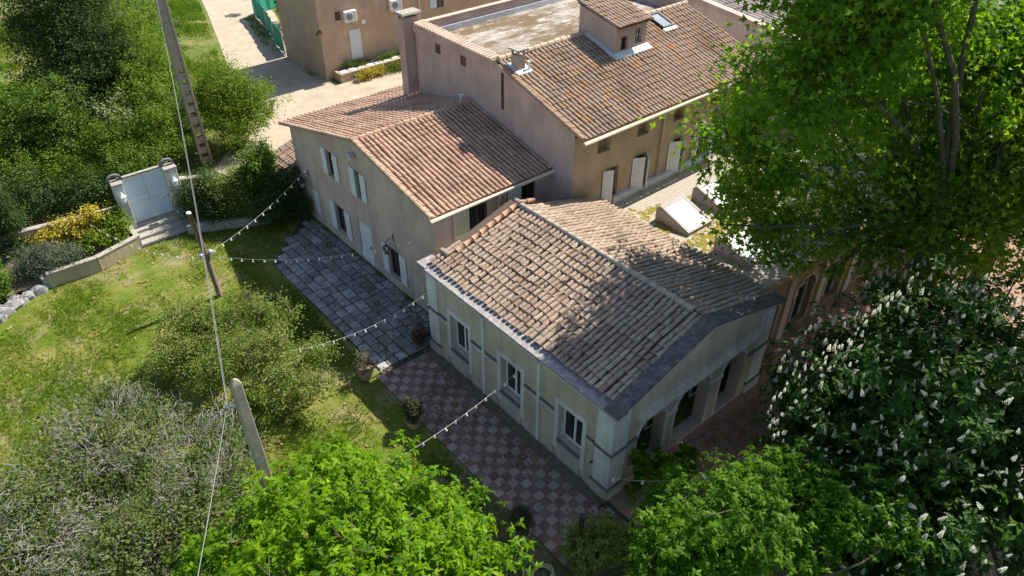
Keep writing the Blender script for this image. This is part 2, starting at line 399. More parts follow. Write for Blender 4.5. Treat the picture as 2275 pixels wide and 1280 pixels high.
def sample_lobes(lobes, n, g, shell=0.55):
    w = np.array([(l[3] * l[4] * l[5]) ** 0.75 * (l[6] if len(l) > 6 else 1) for l in lobes]); w /= w.sum()
    idx = g.choice(len(lobes), n, p=w)
    A = np.array([l[:6] for l in lobes])[idx]
    d = unit(g.normal(size=(n, 3)))
    r = shell + (1 - shell) * g.random(n) ** 0.6
    r = np.where(g.random(n) < 0.25, g.random(n) ** 0.5 * shell, r)
    r *= 1 + 0.16 * g.normal(size=n)
    return A[:, :3] + d * A[:, 3:] * r[:, None], d
def crown(lobes, nclump, per, L, W, mat, seed, sig=0.35, droop=0.25, shape=0, whorl=0, up=0.6, shell=0.55, zmin=0.3, lvar=0.35, rlow=0.0):
    g = np.random.default_rng(seed)
    C0, D0 = sample_lobes(lobes, nclump, g, shell)
    keep = C0[:, 2] > zmin
    C0, D0 = C0[keep], D0[keep]
    nclump = len(C0)
    cr = g.random(nclump)
    if whorl:
        nt_ = nclump * per
        ci = np.repeat(np.arange(nclump), per)
        tips = C0[ci] + g.normal(size=(nt_, 3)) * sig * np.array([1, 1, 0.7]) * (0.5 + cr[ci])[:, None]
        n = nt_ * whorl
        ti = np.repeat(np.arange(nt_), whorl)
        ang = np.tile(np.arange(whorl) * 2 * np.pi / whorl, nt_) + np.repeat(g.random(nt_) * 6.28, whorl) + g.normal(size=n) * 0.25
        tilt = g.normal(size=(nt_, 3)) * 0.35 + D0[ci] * 0.45 + np.array([0, 0, 0.9])
        ax = unit(tilt)[ti]
        a = unit(np.cross(ax, np.array([0.3, 0.9, 0.1])[None])); b = np.cross(ax, a)
        d = unit(a * np.cos(ang)[:, None] + b * np.sin(ang)[:, None] + ax * (g.random(n) * 0.5 - 0.12)[:, None] - np.array([0, 0, 0.25])[None] * g.random(n)[:, None])
        c = tips[ti] + ax * (g.normal(size=n) * L * 0.25)[:, None]
        nn = ax
        rr = np.repeat(g.random(nt_), whorl) * 0.5 + g.random(n) * 0.35 + cr[ci][ti] * 0.2
    else:
        n = nclump * per
        ci = np.repeat(np.arange(nclump), per)
        c = C0[ci] + g.normal(size=(n, 3)) * sig * np.array([1, 1, 0.75]) * (0.45 + cr[ci])[:, None]
        nn = unit(D0[ci] * 0.5 + np.array([0, 0, up])[None] + g.normal(size=(n, 3)) * 0.55)
        d = unit(np.cross(nn, g.normal(size=(n, 3))) + D0[ci] * 0.3)
        rr = cr[ci] * 0.4 + g.random(n) * 0.6
    c[:, 2] = np.maximum(c[:, 2], zmin * 0.5 + 0.05)
    sz = 1 + (g.random(n) - 0.5) * 2 * lvar
    v, t, k = leaf_geo(c, d, nn, L * sz, W * sz, droop, 0.2, shape)
    return v, t, np.repeat(np.clip(rr, 0, 1), k), C0
def limbs(mb, base, fork, r0, C0, n_main, n_sub, seed, n=6, lean=(0, 0)):
    g = np.random.default_rng(seed)
    base = np.array(base, float)
    top = base + np.array([lean[0], lean[1], fork])
    mids = [base, base + (top - base) * 0.5 + np.array([g.normal() * 0.05, g.normal() * 0.05, 0]) * fork * 0.3, top]
    mb.tube([base - np.array([0, 0, 0.15])] + mids, [r0 * 1.35, r0 * 1.1, r0 * 0.92, r0 * 0.85], 8)
    if len(C0) == 0: return
    order = g.permutation(len(C0))
    # spread main limbs with farthest point sampling
    sel = [order[0]]
    P = C0
    dist = np.linalg.norm(P - P[sel[0]], axis=1)
    while len(sel) < min(n_main, len(P)):
        j = int(np.argmax(dist)); sel.append(j); dist = np.minimum(dist, np.linalg.norm(P - P[j], axis=1))
    nodes = []; nr = []
    for j in sel:
        e = P[j]; st = top - np.array([0, 0, g.random() * fork * 0.25])
        ctl = st * 0.5 + e * 0.5 + np.array([0, 0, 0.22 * np.linalg.norm((e - st)[:2])]) + g.normal(size=3) * 0.12 * np.linalg.norm(e - st)
        pts, rad = [], []
        for q in np.linspace(0, 1, 7):
            pts.append((1 - q) ** 2 * st + 2 * q * (1 - q) * ctl + q * q * e + g.normal(size=3) * 0.009 * np.linalg.norm(e - st))
            rad.append(r0 * 0.42 * (1 - q) ** 0.9 + r0 * 0.04)
        mb.tube(pts, rad, n)
        nodes += pts[2:]; nr += rad[2:]
    nodes = np.array(nodes); nr = np.array(nr)
    for j in order[:n_sub]:
        e = P[j]; dd = np.linalg.norm(nodes - e, axis=1); k = int(np.argmin(dd))
        if dd[k] < 0.05: continue
        st = nodes[k]; m_ = (st + e) / 2 + g.normal(size=3) * 0.12 * dd[k]
        mb.tube([st, m_, e], [nr[k] * 0.5 + 0.01, nr[k] * 0.3 + 0.01, 0.008], 4, False)
def tree(name, label, cat, base, lobes, nclump, per, L, W, mat, seed, r0=0.15, fork=1.5, bark='bark', n_main=8, n_sub=60, group=None, lean=(0, 0), extra=None, **kw):
    t = thing(name, base, label, cat, group)
    v, tr, rnd, C0 = crown(lobes, nclump, per, L, W, M[mat], seed, **kw)
    np_obj('crown', v, tr, M[mat], t, rnd)
    mb = MB(); limbs(mb, base, fork, r0, C0, n_main, n_sub, seed + 1, lean=lean)
    mb.build('trunk', M[bark], t, smooth=True)
    return t, C0

# ------------------------------------------------------------------ THE SETTING
def sheet(name, poly, z, mat, **tags):
    mb = MB(); mb.face([(x, y, z) for x, y in poly]); return mb.build(name, mat, None, kind='structure', **tags)
sheet('ground', [(-150, -150), (250, -150), (250, 250), (-150, 250)], -0.03, M['field'], label='wide grassy ground around the property')
sheet('lawn', [(-14, 2), (9.6, 2), (9.3, 19.0), (9.6, 29), (12.9, 31.6), (9.0, 33.6), (5.2, 33.9), (1.0, 33.5), (-14, 31)], -0.012, M['lawn'], label='sunlit lawn with bare patches beside the old house')
sheet('dirt_road', [(9, 37.2), (12, 40.4), (14.6, 44), (16.4, 48), (18.2, 54), (20, 60), (22.3, 68), (25, 78), (29.5, 78), (26.8, 64), (24.6, 57), (22.9, 53.4), (22.9, 46), (50, 46), (50, 32), (13.0, 32.0), (13.0, 33.0)], -0.006, M['road'], label='pale sandy track curving past the buildings')
sheet('yard', [(11.2, -2), (50, -2), (50, 10.6), (20, 10.6), (20, 9.6), (11.2, 9.6)], -0.002, M['terrace_dirt'], label='reddish shaded yard in front of the arches')
sheet('flower_bed', [(5.2, 6), (9.1, 6), (9.1, 13), (7.2, 12)], -0.004, M['soil'], label='dark soil beside the tiled terrace')

# stone paving: each stone its own piece
pav = sheet('stone_paving', [(9.5, 19.12), (13.02, 19.12), (13.02, 31.4), (12.5, 31.4), (9.5, 28.6)], 0.004, M['joint'], label='uneven stone paving along the old house')
def stone_mesh(seed):
    g = random.Random(seed); mb = MB()
    def ring(s, z): return [(s * (x + g.uniform(-.035, .035)), s * (y + g.uniform(-.035, .035)), z) for x, y in ((-.5, -.44), (-.44, -.5), (.44, -.5), (.5, -.42), (.5, .44), (.43, .5), (-.43, .5), (-.5, .43))]
    a = ring(1.0, -0.02); b = [(x * 0.985, y * 0.985, 0.03) for x, y, z in a]; c = [(x * .93, y * .93, 0.045 + g.uniform(-.006, .006)) for x, y, z in a]
    i = 0; mb.prism(a, b); mb.prism(b, c)
    return mb.mesh('paving_stone', M['stone_slab'])
SM = [stone_mesh(k) for k in range(6)]
x = 9.5
cols = []
while x < 12.9:
    w = random.uniform(0.30, 0.50)
    if x + w > 13.0: w = 13.0 - x
    cols.append((x, w)); x += w
for x, w in cols:
    y = 19.14 + random.uniform(-0.15, 0)
    while y < 31.3:
        l = random.uniform(0.34, 0.78)
        lim = 28.5 + (x + w / 2 - 9.5) * 0.95
        if y + l < min(31.5, lim + random.uniform(-.3, .3)):
            o = bpy.data.objects.new('paving_stone', random.choice(SM)); COL.objects.link(o); o.parent = pav
            y0 = max(y, 19.14); 
            o.location = (x + w / 2, (y0 + y + l) / 2, random.uniform(-0.012, 0.012))
            o.rotation_euler = (random.uniform(-.015, .015), random.uniform(-.015, .015), random.uniform(-.045, .045))
            o.scale = (w - random.uniform(.025, .05), (y + l - y0) - random.uniform(.025, .05), 1)
        y += l
# checkered terrace
ter = sheet('tiled_terrace', [(9.18, 7.4), (11.9, 7.4), (11.9, 9.2), (11.44, 9.2), (11.44, 19.1), (9.18, 19.1)], 0.003, M['joint'], label='checkered floor tile terrace in front of the small house')
def ftile(mat):
    mb = MB(); a = [(-.5, -.5), (.5, -.5), (.5, .5), (-.5, .5)]
    mb.prism([(x, y, -.01) for x, y in a], [(x, y, .018) for x, y in a]); mb.prism([(x, y, .018) for x, y in a], [(x * .95, y * .95, .022) for x, y in a])
    return mb.mesh('floor_tile', M[mat])
FT = [ftile('tile_red'), ftile('tile_pale')]
s = 0.318
for i in range(-1, 37):
    for j in range(7 if i > 4 else 8):
        cx_, cy_ = 9.2 + s * (j + .5), 7.42 + s * (i + .5)
        if cy_ > 19.0 or cy_ < 7.45: continue
        o = bpy.data.objects.new('floor_tile', FT[(i + j) % 2]); COL.objects.link(o); o.parent = ter
        o.location = (cx_, cy_, random.uniform(0, .004)); o.scale = (s * .975, s * .975, 1); o.rotation_euler = (random.uniform(-.006, .006), random.uniform(-.006, .006), random.uniform(-.008, .008))
sheet('bare_strip', [(11.44, 9.2), (11.9, 9.2), (11.9, 19.1), (11.44, 19.1)], -0.001, M['soil'], label='dark soil strip at the foot of the wall')

# ------------------------------------------------------------------ building helpers
def wall(mb, axis, c, a0, a1, z0, top, ops=(), depth=0.2):
    """wall face at X=c or Y=c facing the negative side, openings with reveals; ops: (a0,a1,z0,z1[,rise])"""
    def P(a, d, z): return (c + d, a, z) if axis == 'x' else (a, c + d, z)
    def T(a):
        for (p, q), (r, s_) in zip(top[:-1], top[1:]):
            if p - 1e-9 <= a <= r + 1e-9: return q + (s_ - q) * (a - p) / max(r - p, 1e-9)
        return top[-1][1]
    def otop(o, a):
        if len(o) < 5 or not o[4]: return o[3]
        u = (a - (o[0] + o[1]) / 2) / ((o[1] - o[0]) / 2)
        return o[3] + o[4] * math.sqrt(max(0, 1 - u * u))
    cuts = {a0, a1} | {p for p, _ in top if a0 < p < a1}
    for o in ops:
        n = 10 if len(o) > 4 and o[4] else 1
        for k in range(n + 1): cuts.add(round(o[0] + (o[1] - o[0]) * (k / n if n == 1 else 0.5 - 0.5 * math.cos(math.pi * k / n)), 5))
    cuts = sorted(cuts)
    for p, q in zip(cuts[:-1], cuts[1:]):
        if q - p < 1e-4: continue
        mid = (p + q) / 2
        here = sorted([o for o in ops if o[0] < mid < o[1]], key=lambda o: o[2])
        zl = (z0, z0)
        for o in here:
            if o[2] > zl[0] + 1e-4: mb.face([P(q, 0, zl[1]), P(p, 0, zl[0]), P(p, 0, o[2]), P(q, 0, o[2])])
            t1, t2 = otop(o, p), otop(o, q)
            mb.face([P(p, 0, t1), P(q, 0, t2), P(q, depth, t2), P(p, depth, t1)])
            mb.face([P(p, 0, o[2]), P(p, depth, o[2]), P(q, depth, o[2]), P(q, 0, o[2])])
            zl = (t1, t2)
        mb.face([P(q, 0, zl[1]), P(p, 0, zl[0]), P(p, 0, T(p)), P(q, 0, T(q))])
    for o in ops:
        for a, f in ((o[0], 1), (o[1], -1)):
            pts = [P(a, 0, o[2]), P(a, 0, o[3]), P(a, depth, o[3]), P(a, depth, o[2])]
            mb.face(pts)
def abox(mb, axis, c, a0, a1, d0, d1, z0, z1):
    """box on a wall plane; d is distance behind the face (negative = proud)"""
    if axis == 'x': mb.box(c + d0, c + d1, a0, a1, z0, z1)
    else: mb.box(a0, a1, c + d0, c + d1, z0, z1)
    return mb
def tile_mesh(name, mat, length, r_lo, r_hi, seg=6, th=0.014):
    """tapered half-round tile, lower end at the origin, running up local Y"""
    mb = MB()
    def arc(r, y, z): return [(r * math.cos(math.pi * k / seg), y, z + r * 0.92 * math.sin(math.pi * k / seg)) for k in range(seg + 1)]
    a, b = arc(r_lo, 0, .008), arc(r_hi, length, -.012)
    ai, bi = arc(r_lo - th, 0, .008), arc(r_hi - th, length, -.012)
    for k in range(seg):
        mb.face([a[k], b[k], b[k + 1], a[k + 1]])
        mb.face([ai[k], a[k], a[k + 1], ai[k + 1]])
        mb.face([ai[k + 1], bi[k + 1], bi[k], ai[k]])
    return mb.mesh(name, M[mat], smooth=False)
CAMP = Vector((0, 0, 20))
def tiles(roof, mat, O, A, U, ncol, pitch, nrow, expo, nmax, jit=1.0, skip=None, rad=None, tag_mesh='tile', mesh_len=None, taper=.9, tilt=.016, rk=.395):
    """rows of cover tiles on a slope; the nmax nearest are single objects, the rest one joined part"""
    A = Vector(A).normalized(); U = Vector(U).normalized(); Nn = A.cross(U).normalized()
    if Nn.z < 0: A2 = -A; Nn = -Nn
    else: A2 = A
    rl = rad or pitch * rk
    ml = mesh_len or expo * 1.28
    me = tile_mesh(tag_mesh, mat, ml, rl, rl * taper)
    items = []
    for i in range(ncol):
        cj = random.gauss(0, 0.008) * jit
        for j in range(nrow):
            if skip and skip(i, j): continue
            p = Vector(O) + A * ((i + .5) * pitch + cj + random.gauss(0, .006) * jit) + U * (j * expo + random.gauss(0, .012) * jit) + Nn * (0.02 + random.gauss(0, .004) * jit)
            ph = i * pitch * .9 + j * expo * .7
            p += Nn * (.014 * math.sin(ph) + .012 * math.sin(i * pitch * 2.3 - j * .8)) * jit + A * (.012 * math.sin(j * 1.1 + i * .35)) * jit
            if random.random() < .025: p -= U * random.uniform(.03, .09)
            rz = random.gauss(0, .022) * jit; rx = random.gauss(tilt, .008)
            mt = Matrix((A2, U, Nn)).transposed().to_4x4() @ Matrix.Rotation(rz, 4, 'Z') @ Matrix.Rotation(-rx, 4, 'X')
            mt.translation = p
            items.append(((p - CAMP).length, mt))
    items.sort(key=lambda q: q[0])
    for d, mt in items[:nmax]:
        o = bpy.data.objects.new('tile', me); COL.objects.link(o); o.parent = roof; o.matrix_parent_inverse = Matrix.Translation(-wloc(roof)); o.matrix_basis = mt
    rest = items[nmax:]
    if rest:
        v0 = np.array([v.co[:] for v in me.vertices]); f0 = [tuple(p.vertices) for p in me.polygons]
        tr0 = np.array([(f[0], f[1], f[2]) for f in f0] + [(f[0], f[2], f[3]) for f in f0])
        V = []; Tt = []; rn = []
        for k, (d, mt) in enumerate(rest):
            m3 = np.array(mt)
            V.append(v0 @ m3[:3, :3].T + m3[:3, 3]); Tt.append(tr0 + k * len(v0)); rn += [random.random()] * len(tr0)
        np_obj('tile_field', np.concatenate(V), np.concatenate(Tt), M[mat], roof, rn, kind='stuff')
def pans(mb, O, A, U, ncol, pitch, length):
    """the channel tiles under the covers: a rippled sheet"""
    A = Vector(A).normalized(); U = Vector(U).normalized(); Nn = A.cross(U).normalized()
    if Nn.z < 0: Nn = -Nn
    O = Vector(O); pr = []
    for i in range(ncol):
        for k in range(4):
            w = i + k / 4
            pr.append((w * pitch, 0.035 * math.cos(2 * math.pi * k / 4) - .03))
    pr.append((ncol * pitch, .005))
    lo = [O + A * a + Nn * h for a, h in pr]; hi = [p + U * length for p in lo]
    for k in range(len(pr) - 1): mb.face([lo[k], lo[k + 1], hi[k + 1], hi[k]])
def shutter(mb, p, wdir, width, z0, z1, th=0.04, planks=4):
    """vertical planks with two battens, p = hinge foot (x,y), wdir = unit direction in plan"""
    w = Vector((wdir[0], wdir[1], 0)).normalized(); n = Vector((-w.y, w.x, 0)); pw = width / planks
    for k in range(planks):
        a = Vector((p[0], p[1], 0)) + w * (k * pw + .004); b = a + w * (pw - .008)
        q = [a - n * th / 2, b - n * th / 2, b + n * th / 2, a + n * th / 2]
        mb.prism([(v.x, v.y, z0) for v in q], [(v.x, v.y, z1) for v in q])
    for f in (0.18, 0.82):
        z = z0 + (z1 - z0) * f
        a = Vector((p[0], p[1], 0)) + w * .02; b = a + w * (width - .04)
        for sgn in (-1, 1):
            q = [a + n * sgn * th * .5, b + n * sgn * th * .5, b + n * sgn * th * .95, a + n * sgn * th * .95]
            if sgn < 0: q = q[::-1]
            mb.prism([(v.x, v.y, z - .05) for v in q], [(v.x, v.y, z + .05) for v in q])

# ------------------------------------------------------------------ PAVILION (small house with tiled gable roof)
pv = thing('small_house', (11.89, 9.27, 0), 'small cream house with weathered clay tile gable roof and three-arched front', 'house')
X0, X1, Y0, Y1, ZE = 11.89, 20.1, 9.27, 18.95, 4.02
mb = MB()
WC = [17.02, 14.05, 11.06]
wall(mb, 'x', X0, Y0, Y1, 0.0, [(Y0, ZE), (Y1, ZE)], [(y - .55, y + .55, 0.98, 2.62) for y in WC], 0.34)
AR = [(13.15, 14.5, 0.12, 2.1, .6), (15.02, 16.85, 0.12, 2.0, .85), (17.5, 18.85, 0.12, 2.1, .6)]
PED = [(X0, ZE), (16.0, 5.12), (X1, ZE)]
wall(mb, 'y', Y0, X0, X1, 0.0, PED, AR, 0.46)
mb.face([(X1, Y0, 0), (X1, Y1, 0), (X1, Y1, ZE), (X1, Y0, ZE)])
mb.face([(X1, Y1, 0), (X0, Y1, 0), (X0, Y1, ZE), (16, Y1, 5.12), (X1, Y1, ZE)])
mb.build('wall', M['wall_pav'], pv)
mb = MB(); mb.box(12.3, 19.8, Y0 + 1.2, Y0 + 1.3, 0.02, 3.0); mb.build('inner_wall', M['unlit_interior'], pv)
# portico glazing
for a0, a1, z0, z1, rise in AR:
    f = MB(); y = Y0 + 1.05
    wdt = a1 - a0; n = 2 if wdt < 1.5 else 3
    for k in range(n + 1):
        xx = a0 + wdt * k / n; f.box(xx - .03, xx + .03, y, y + .06, z0, z1 + rise * .6)
    for z in (z0 + .04, 1.1, z1): f.box(a0, a1, y + .005, y + .055, z - .03, z + .03)
    fo = f.build('door_frame', M['white_paint'], pv)
    for k in range(n):
        MB().box(a0 + wdt * k / n + .03, a0 + wdt * (k + 1) / n - .03, y + .02, y + .04, z0 + .05, z1 + rise * .8).build('pane', M['glass'], fo)
# portico trim
def archring(mb, a0, a1, zs, rise, w, d0, d1):
    n = 12; c = (a0 + a1) / 2; h = (a1 - a0) / 2
    pts = [(c + h * math.cos(math.pi * k / n), zs + rise * math.sin(math.pi * k / n)) for k in range(n + 1)]
    out = [(c + (h + w) * math.cos(math.pi * k / n), zs + (rise + w) * math.sin(math.pi * k / n)) for k in range(n + 1)]
    for k in range(n):
        q = [pts[k], out[k], out[k + 1], pts[k + 1]]
        mb.prism([(u, Y0 + d0, v) for u, v in q], [(u, Y0 + d1, v) for u, v in q])
for a in AR:
    r = MB(); archring(r, a[0] - .004, a[1] + .004, a[3], a[4], .12, -.03, .02); r.build('arch_ring', M['white_stone'], pv)
for a0, a1 in ((14.5, 15.02), (16.85, 17.5)):
    r = MB(); r.box(a0 + .002, a0 + .1, Y0 - .025, Y0 + .01, .1, 2.1); r.box(a1 - .1, a1 - .002, Y0 - .025, Y0 + .01, .1, 2.1); r.box(a0 - .03, a1 + .03, Y0 - .06, Y0 + .02, 2.02, 2.14); r.build('pier_trim', M['white_stone'], pv)
cor = MB()
q = [(Y0 + .02, 2.98), (Y0 - .12, 3.0), (Y0 - .22, 3.08), (Y0 - .28, 3.10), (Y0 - .28, 3.19), (Y0 + .02, 3.27)]
cor.prism([(12.86, y, z) for y, z in q][::-1], [(19.3, y, z) for y, z in q][::-1])
cor.build('cornice', M['plinth'], pv)
# raked mouldings of the pediment
for sx in (0, 1):
    r = MB()
    xa, xb = (X0 - .02, 16.0) if sx == 0 else (16.0, X1 + .02)
    za, zb = (ZE, 5.14) if sx == 0 else (5.14, ZE)
    q0 = [(xa, Y0 - .02, za - .18), (xa, Y0 - .14, za - .10), (xa, Y0 - .14, za + .02), (xa, Y0 + .02, za + .02)]
    q1 = [(xb, Y0 - .02, zb - .18), (xb, Y0 - .14, zb - .10), (xb, Y0 - .14, zb + .02), (xb, Y0 + .02, zb + .02)]
    r.prism(q0[::-1], q1[::-1]); r.build('raking_cornice', M['wall_pav'], pv)
# corner pillars of whitewashed blocks
def pillar(x0, x1, y0, y1):
    p = MB()
    z = 0.56
    hs = [.40, .40, .40, .36, .44, .44, .44, .42]
    for k, h in enumerate(hs):
        zt = min(z + h - .012, ZE - .10)
        p.box(x0, x1, y0, y1, z, zt); p.box(x0 + .012, x1 - .012, y0 + .012, y1 - .012, zt, zt + .012)
        z += h
    p.build('corner_pillar', M['white_stone'], pv, bevel=.006)
    b = MB(); b.box(x0 - .05, x1 + .05, y0 - .05, y1 + .05, 0, .47); b.build('plinth', M['plinth'], pv, bevel=.02)
    b = MB(); b.box(x0 - .06, x1 + .06, y0 - .06, y1 + .06, .47, .55); b.build('base_moulding', M['dark_stone'], pv, bevel=.02)
pillar(X0 - .045, X0 + .66, Y0 - .045, Y0 + .66)
pillar(X0 - .045, X0 + .5, Y1 - .62, Y1 + .03)
pillar(X1 - .75, X1 + .045, Y0 - .045, Y0 + .5)
# string course, panels, pilasters
segs = [(Y0 + .70, WC[2] - .74), (WC[2] + .74, 12.50), (12.70, WC[1] - .74), (WC[1] + .74, 15.47), (15.67, WC[0] - .74), (WC[0] + .74, Y1 - .66)]
for a, b in segs:
    MB().box(X0 - .07, X0 + .01, a, b, 2.13, 2.23).build('string_course', M['dark_stone'], pv, bevel=.012)
    if b - a > .25:
        MB().box(X0 - .028, X0 + .01, a, b, 1.98, 2.125).build('panel_trim', M['white_stone'], pv)
        MB().box(X0 - .03, X0 + .01, a, b, 0.0, .42).build('plinth', M['plinth'], pv)
for a0, a1, b0, b1 in ((X0 - .1, X0 + .7, Y0 - .1, Y0 + .7), (X0 - .1, X0 + .54, Y1 - .66, Y1 + .08)):
    MB().box(a0, a1, b0, b1, 2.14, 2.235).build('string_course', M['dark_stone'], pv, bevel=.012)
MB().box(X0 + .7, 13.05, Y0 - .07, Y0 + .01, 2.14, 2.23).build('string_course', M['dark_stone'], pv, bevel=.012)
MB().box(18.9, X1 + .1, Y0 - .1, Y0 + .02, 2.14, 2.235).build('string_course', M['dark_stone'], pv, bevel=.012)
for y in (15.57, 12.60):
    MB().box(X0 - .05, X0 + .01, y - .06, y + .06, 0, ZE - .12).build('pilaster', M['white_stone'], pv)
MB().box(X0 - .05, X0 + .01, Y0 + .70, Y1 - .66, ZE - .26, ZE - .06).build('frieze', M['white_stone'], pv)
for y in WC:
    w = thing('window', (X0, y, .9), None, None); par(w, pv)
    w.location = (X0, y, .9)
    f = MB()
    f.box(X0 - .035, X0 + .02, y - .74, y - .552, .42, 2.82); f.box(X0 - .035, X0 + .02, y + .552, y + .74, .42, 2.82)
    f.box(X0 - .035, X0 + .02, y - .552, y + .552, 2.625, 2.82); f.build('surround', M['white_stone'], w)
    MB().box(X0 - .032, X0 + .012, y - .552, y + .552, .0, .86).build('apron', M['plinth'], w)
    MB().box(X0 - .10, X0 + .26, y - .548, y + .548, .865, .975).build('sill', M['dark_stone'], w, bevel=.015)
    MB().box(X0 + .02, X0 + .335, y + .535, y + .5485, .985, 2.61).build('reveal', M['white_stone'], w); MB().box(X0 + .02, X0 + .335, y - .5485, y - .535, .985, 2.61).build('reveal', M['white_stone'], w)
    c = MB()
    for a in (-.53, -.005, .52 - .05): pass
    for a, b in ((-.535, -.47), (-.045, .045), (.47, .535)): c.box(X0 + .24, X0 + .31, y + a, y + b, .98, 2.6)
    for z in (.98, 2.53): c.box(X0 + .245, X0 + .305, y - .47, y + .47, z, z + .08)
    c.build('casement', M['white_metal'], w)
    for a, b in ((-.47, -.045), (.045, .47)): MB().box(X0 + .265, X0 + .285, y + a, y + b, 1.06, 2.53).build('pane', M['glass'], w)
MB().box(X0 - .16, X0 - .03, 9.93, 9.98, 1.28, 1.33).build('wall_hook', M['black_metal'], pv)
# roof
SLP = math.atan2(5.40 - 4.14, 16.0 - 11.75)
Ul = Vector((math.cos(SLP), 0, math.sin(SLP))); Ur = Vector((-math.cos(SLP), 0, math.sin(SLP)))
LEN = (16.0 - 11.98) / math.cos(SLP)
rf = MB()
PIT = 0.2145
NC = 41
YR0 = 9.5
pans(rf, (12.12, YR0, 4.235), (0, 1, 0), Ul, NC + 3, PIT, LEN - .13)
pans(rf, (20.28, YR0, 4.12), (0, 1, 0), Ur, NC, PIT, 4.28 / math.cos(SLP))
roof = rf.build('roof', M['pan_pav'], pv)
tiles(roof, 'tile_pav', (12.02, YR0, 4.205), (0, 1, 0), Ul, NC + 3, PIT, 12, .34, 300, 1.3, skip=lambda i, j: (i >= 41 and j > 3), taper=.82, tilt=.026, rk=.43)
tiles(roof, 'tile_pav', (20.30, YR0, 4.12), (0, 1, 0), Ur, NC, PIT, 13, .345, 0, 1.3)
def ridge(mb, p, q, r=.12, n=12):
    p = Vector(p); q = Vector(q); d = (q - p) / n
    for k in range(n):
        a = p + d * k + Vector((0, 0, .012)); b = p + d * (k + 1.12)
        mb.tube([a, b], [r * 1.06, r * .9], 8)
g_ = MB(); ridge(g_, (16.0, 9.9, 5.40), (16.0, 18.35, 5.43), .11, 22)
g_.build('ridge_mortar', plain('mortared_ridge', (0.40, 0.34, 0.27), .95, .25, 6, bumpy=.5), roof, smooth=True)
g_ = MB(); 
ridge(g_, (12.95, 18.42, 4.55), (15.95, 18.42, 5.45), .10, 8); ridge(g_, (16.0, 18.42, 5.47), (16.75, 18.42, 5.3), .10, 2)
g_.build('verge_tiles', piece('new_red_tile', [(0, (.42, .235, .16)), (1, (.47, .28, .20))]), roof, smooth=True)
g_ = MB(); g_.tube([(12.62, 18.45, 4.50), (12.62, 18.95, 4.50)], .1, 8); g_.tube([(16.0, 18.3, 5.5), (16.0, 18.62, 5.5)], .1, 8); g_.build('end_tile', M['tile_pav'], roof)
# flat stone edging round the roof
MB().prism([(11.66, 9.02, 4.04), (12.16, 9.02, 4.04), (12.16, 9.02, 4.19), (11.66, 9.02, 4.13)], [(11.66, 19.22, 4.04), (12.16, 19.22, 4.04), (12.16, 19.22, 4.19), (11.66, 19.22, 4.13)]).build('eave_slab', M['slab'], roof, bevel=.01)
MB().prism([(11.7, 18.75, 4.10), (12.5, 18.75, 4.10), (12.5, 18.75, 4.2), (11.7, 18.75, 4.18)], [(11.7, 19.3, 4.10), (12.4, 19.3, 4.10), (12.4, 19.3, 4.2), (11.7, 19.3, 4.18)]).build('corner_slab', M['slab'], roof)
for sx in (0, 1):
    s0, s1 = ((11.68, 4.10), (16.0, 5.36)) if sx == 0 else ((20.35, 4.08), (16.0, 5.36))
    r = MB()
    a = [(s0[0], 9.0, s0[1]), (s0[0], 9.58, s0[1]), (s0[0], 9.58, s0[1] + .09), (s0[0], 9.0, s0[1] + .09)]
    b = [(s1[0], 9.0, s1[1]), (s1[0], 9.58, s1[1]), (s1[0], 9.58, s1[1] + .09), (s1[0], 9.0, s1[1] + .09)]
    r.prism(a, b) if sx == 0 else r.prism(b, a)
    r.build('verge_sheet', M['lead'], roof, bevel=.01)

# ------------------------------------------------------------------ ANNEX (two-storey gable house)
ax = thing('gabled_house', (13.02, 20.1, 0), 'two-storey beige house with white shutters and salmon tile roof beside stone paving', 'house')
XA = 13.02; YR, ZR = 25.27, 6.42
TA = [(20.05, 5.22), (YR, ZR), (32.0, 4.72)]
SH = [(28.82, 28.40, 27.78, 27.36, 3.63, 4.90), (26.30, 25.86, 25.42, 24.99, 3.58, 4.90), (28.83, 28.36, 27.45, 26.97, .62, 2.10), (24.19, 23.72, 22.80, 22.31, .58, 2.06)]
ops = [(s_[2], s_[1], s_[4], s_[5]) for s_ in SH] + [(25.16, 26.24, .06, 2.19), (30.15, 30.75, .5, 1.9)]
mb = MB(); wall(mb, 'x', XA, 20.05, 32.0, 0, TA, ops, .18)
wall(mb, 'y', 20.05, XA, 19.3, 0, [(XA, 5.22), (19.3, 5.22)], [(14.75, 15.75, 3.75, 5.0), (17.55, 18.35, 3.55, 5.0)], .2)
mb.face([(19.3, 32, 0), (XA, 32, 0), (XA, 32, 4.72), (19.3, 32, 4.72)])
mb.face([(21, 29.7, 0), (21, 32, 0), (21, 32, 4.72), (21, 29.7, 5.3)])
mb.face([(21, 32, 0), (19.3, 32, 0), (19.3, 32, 4.72), (21, 32, 4.72)])
mb.build('wall', M['wall_annex'], ax)
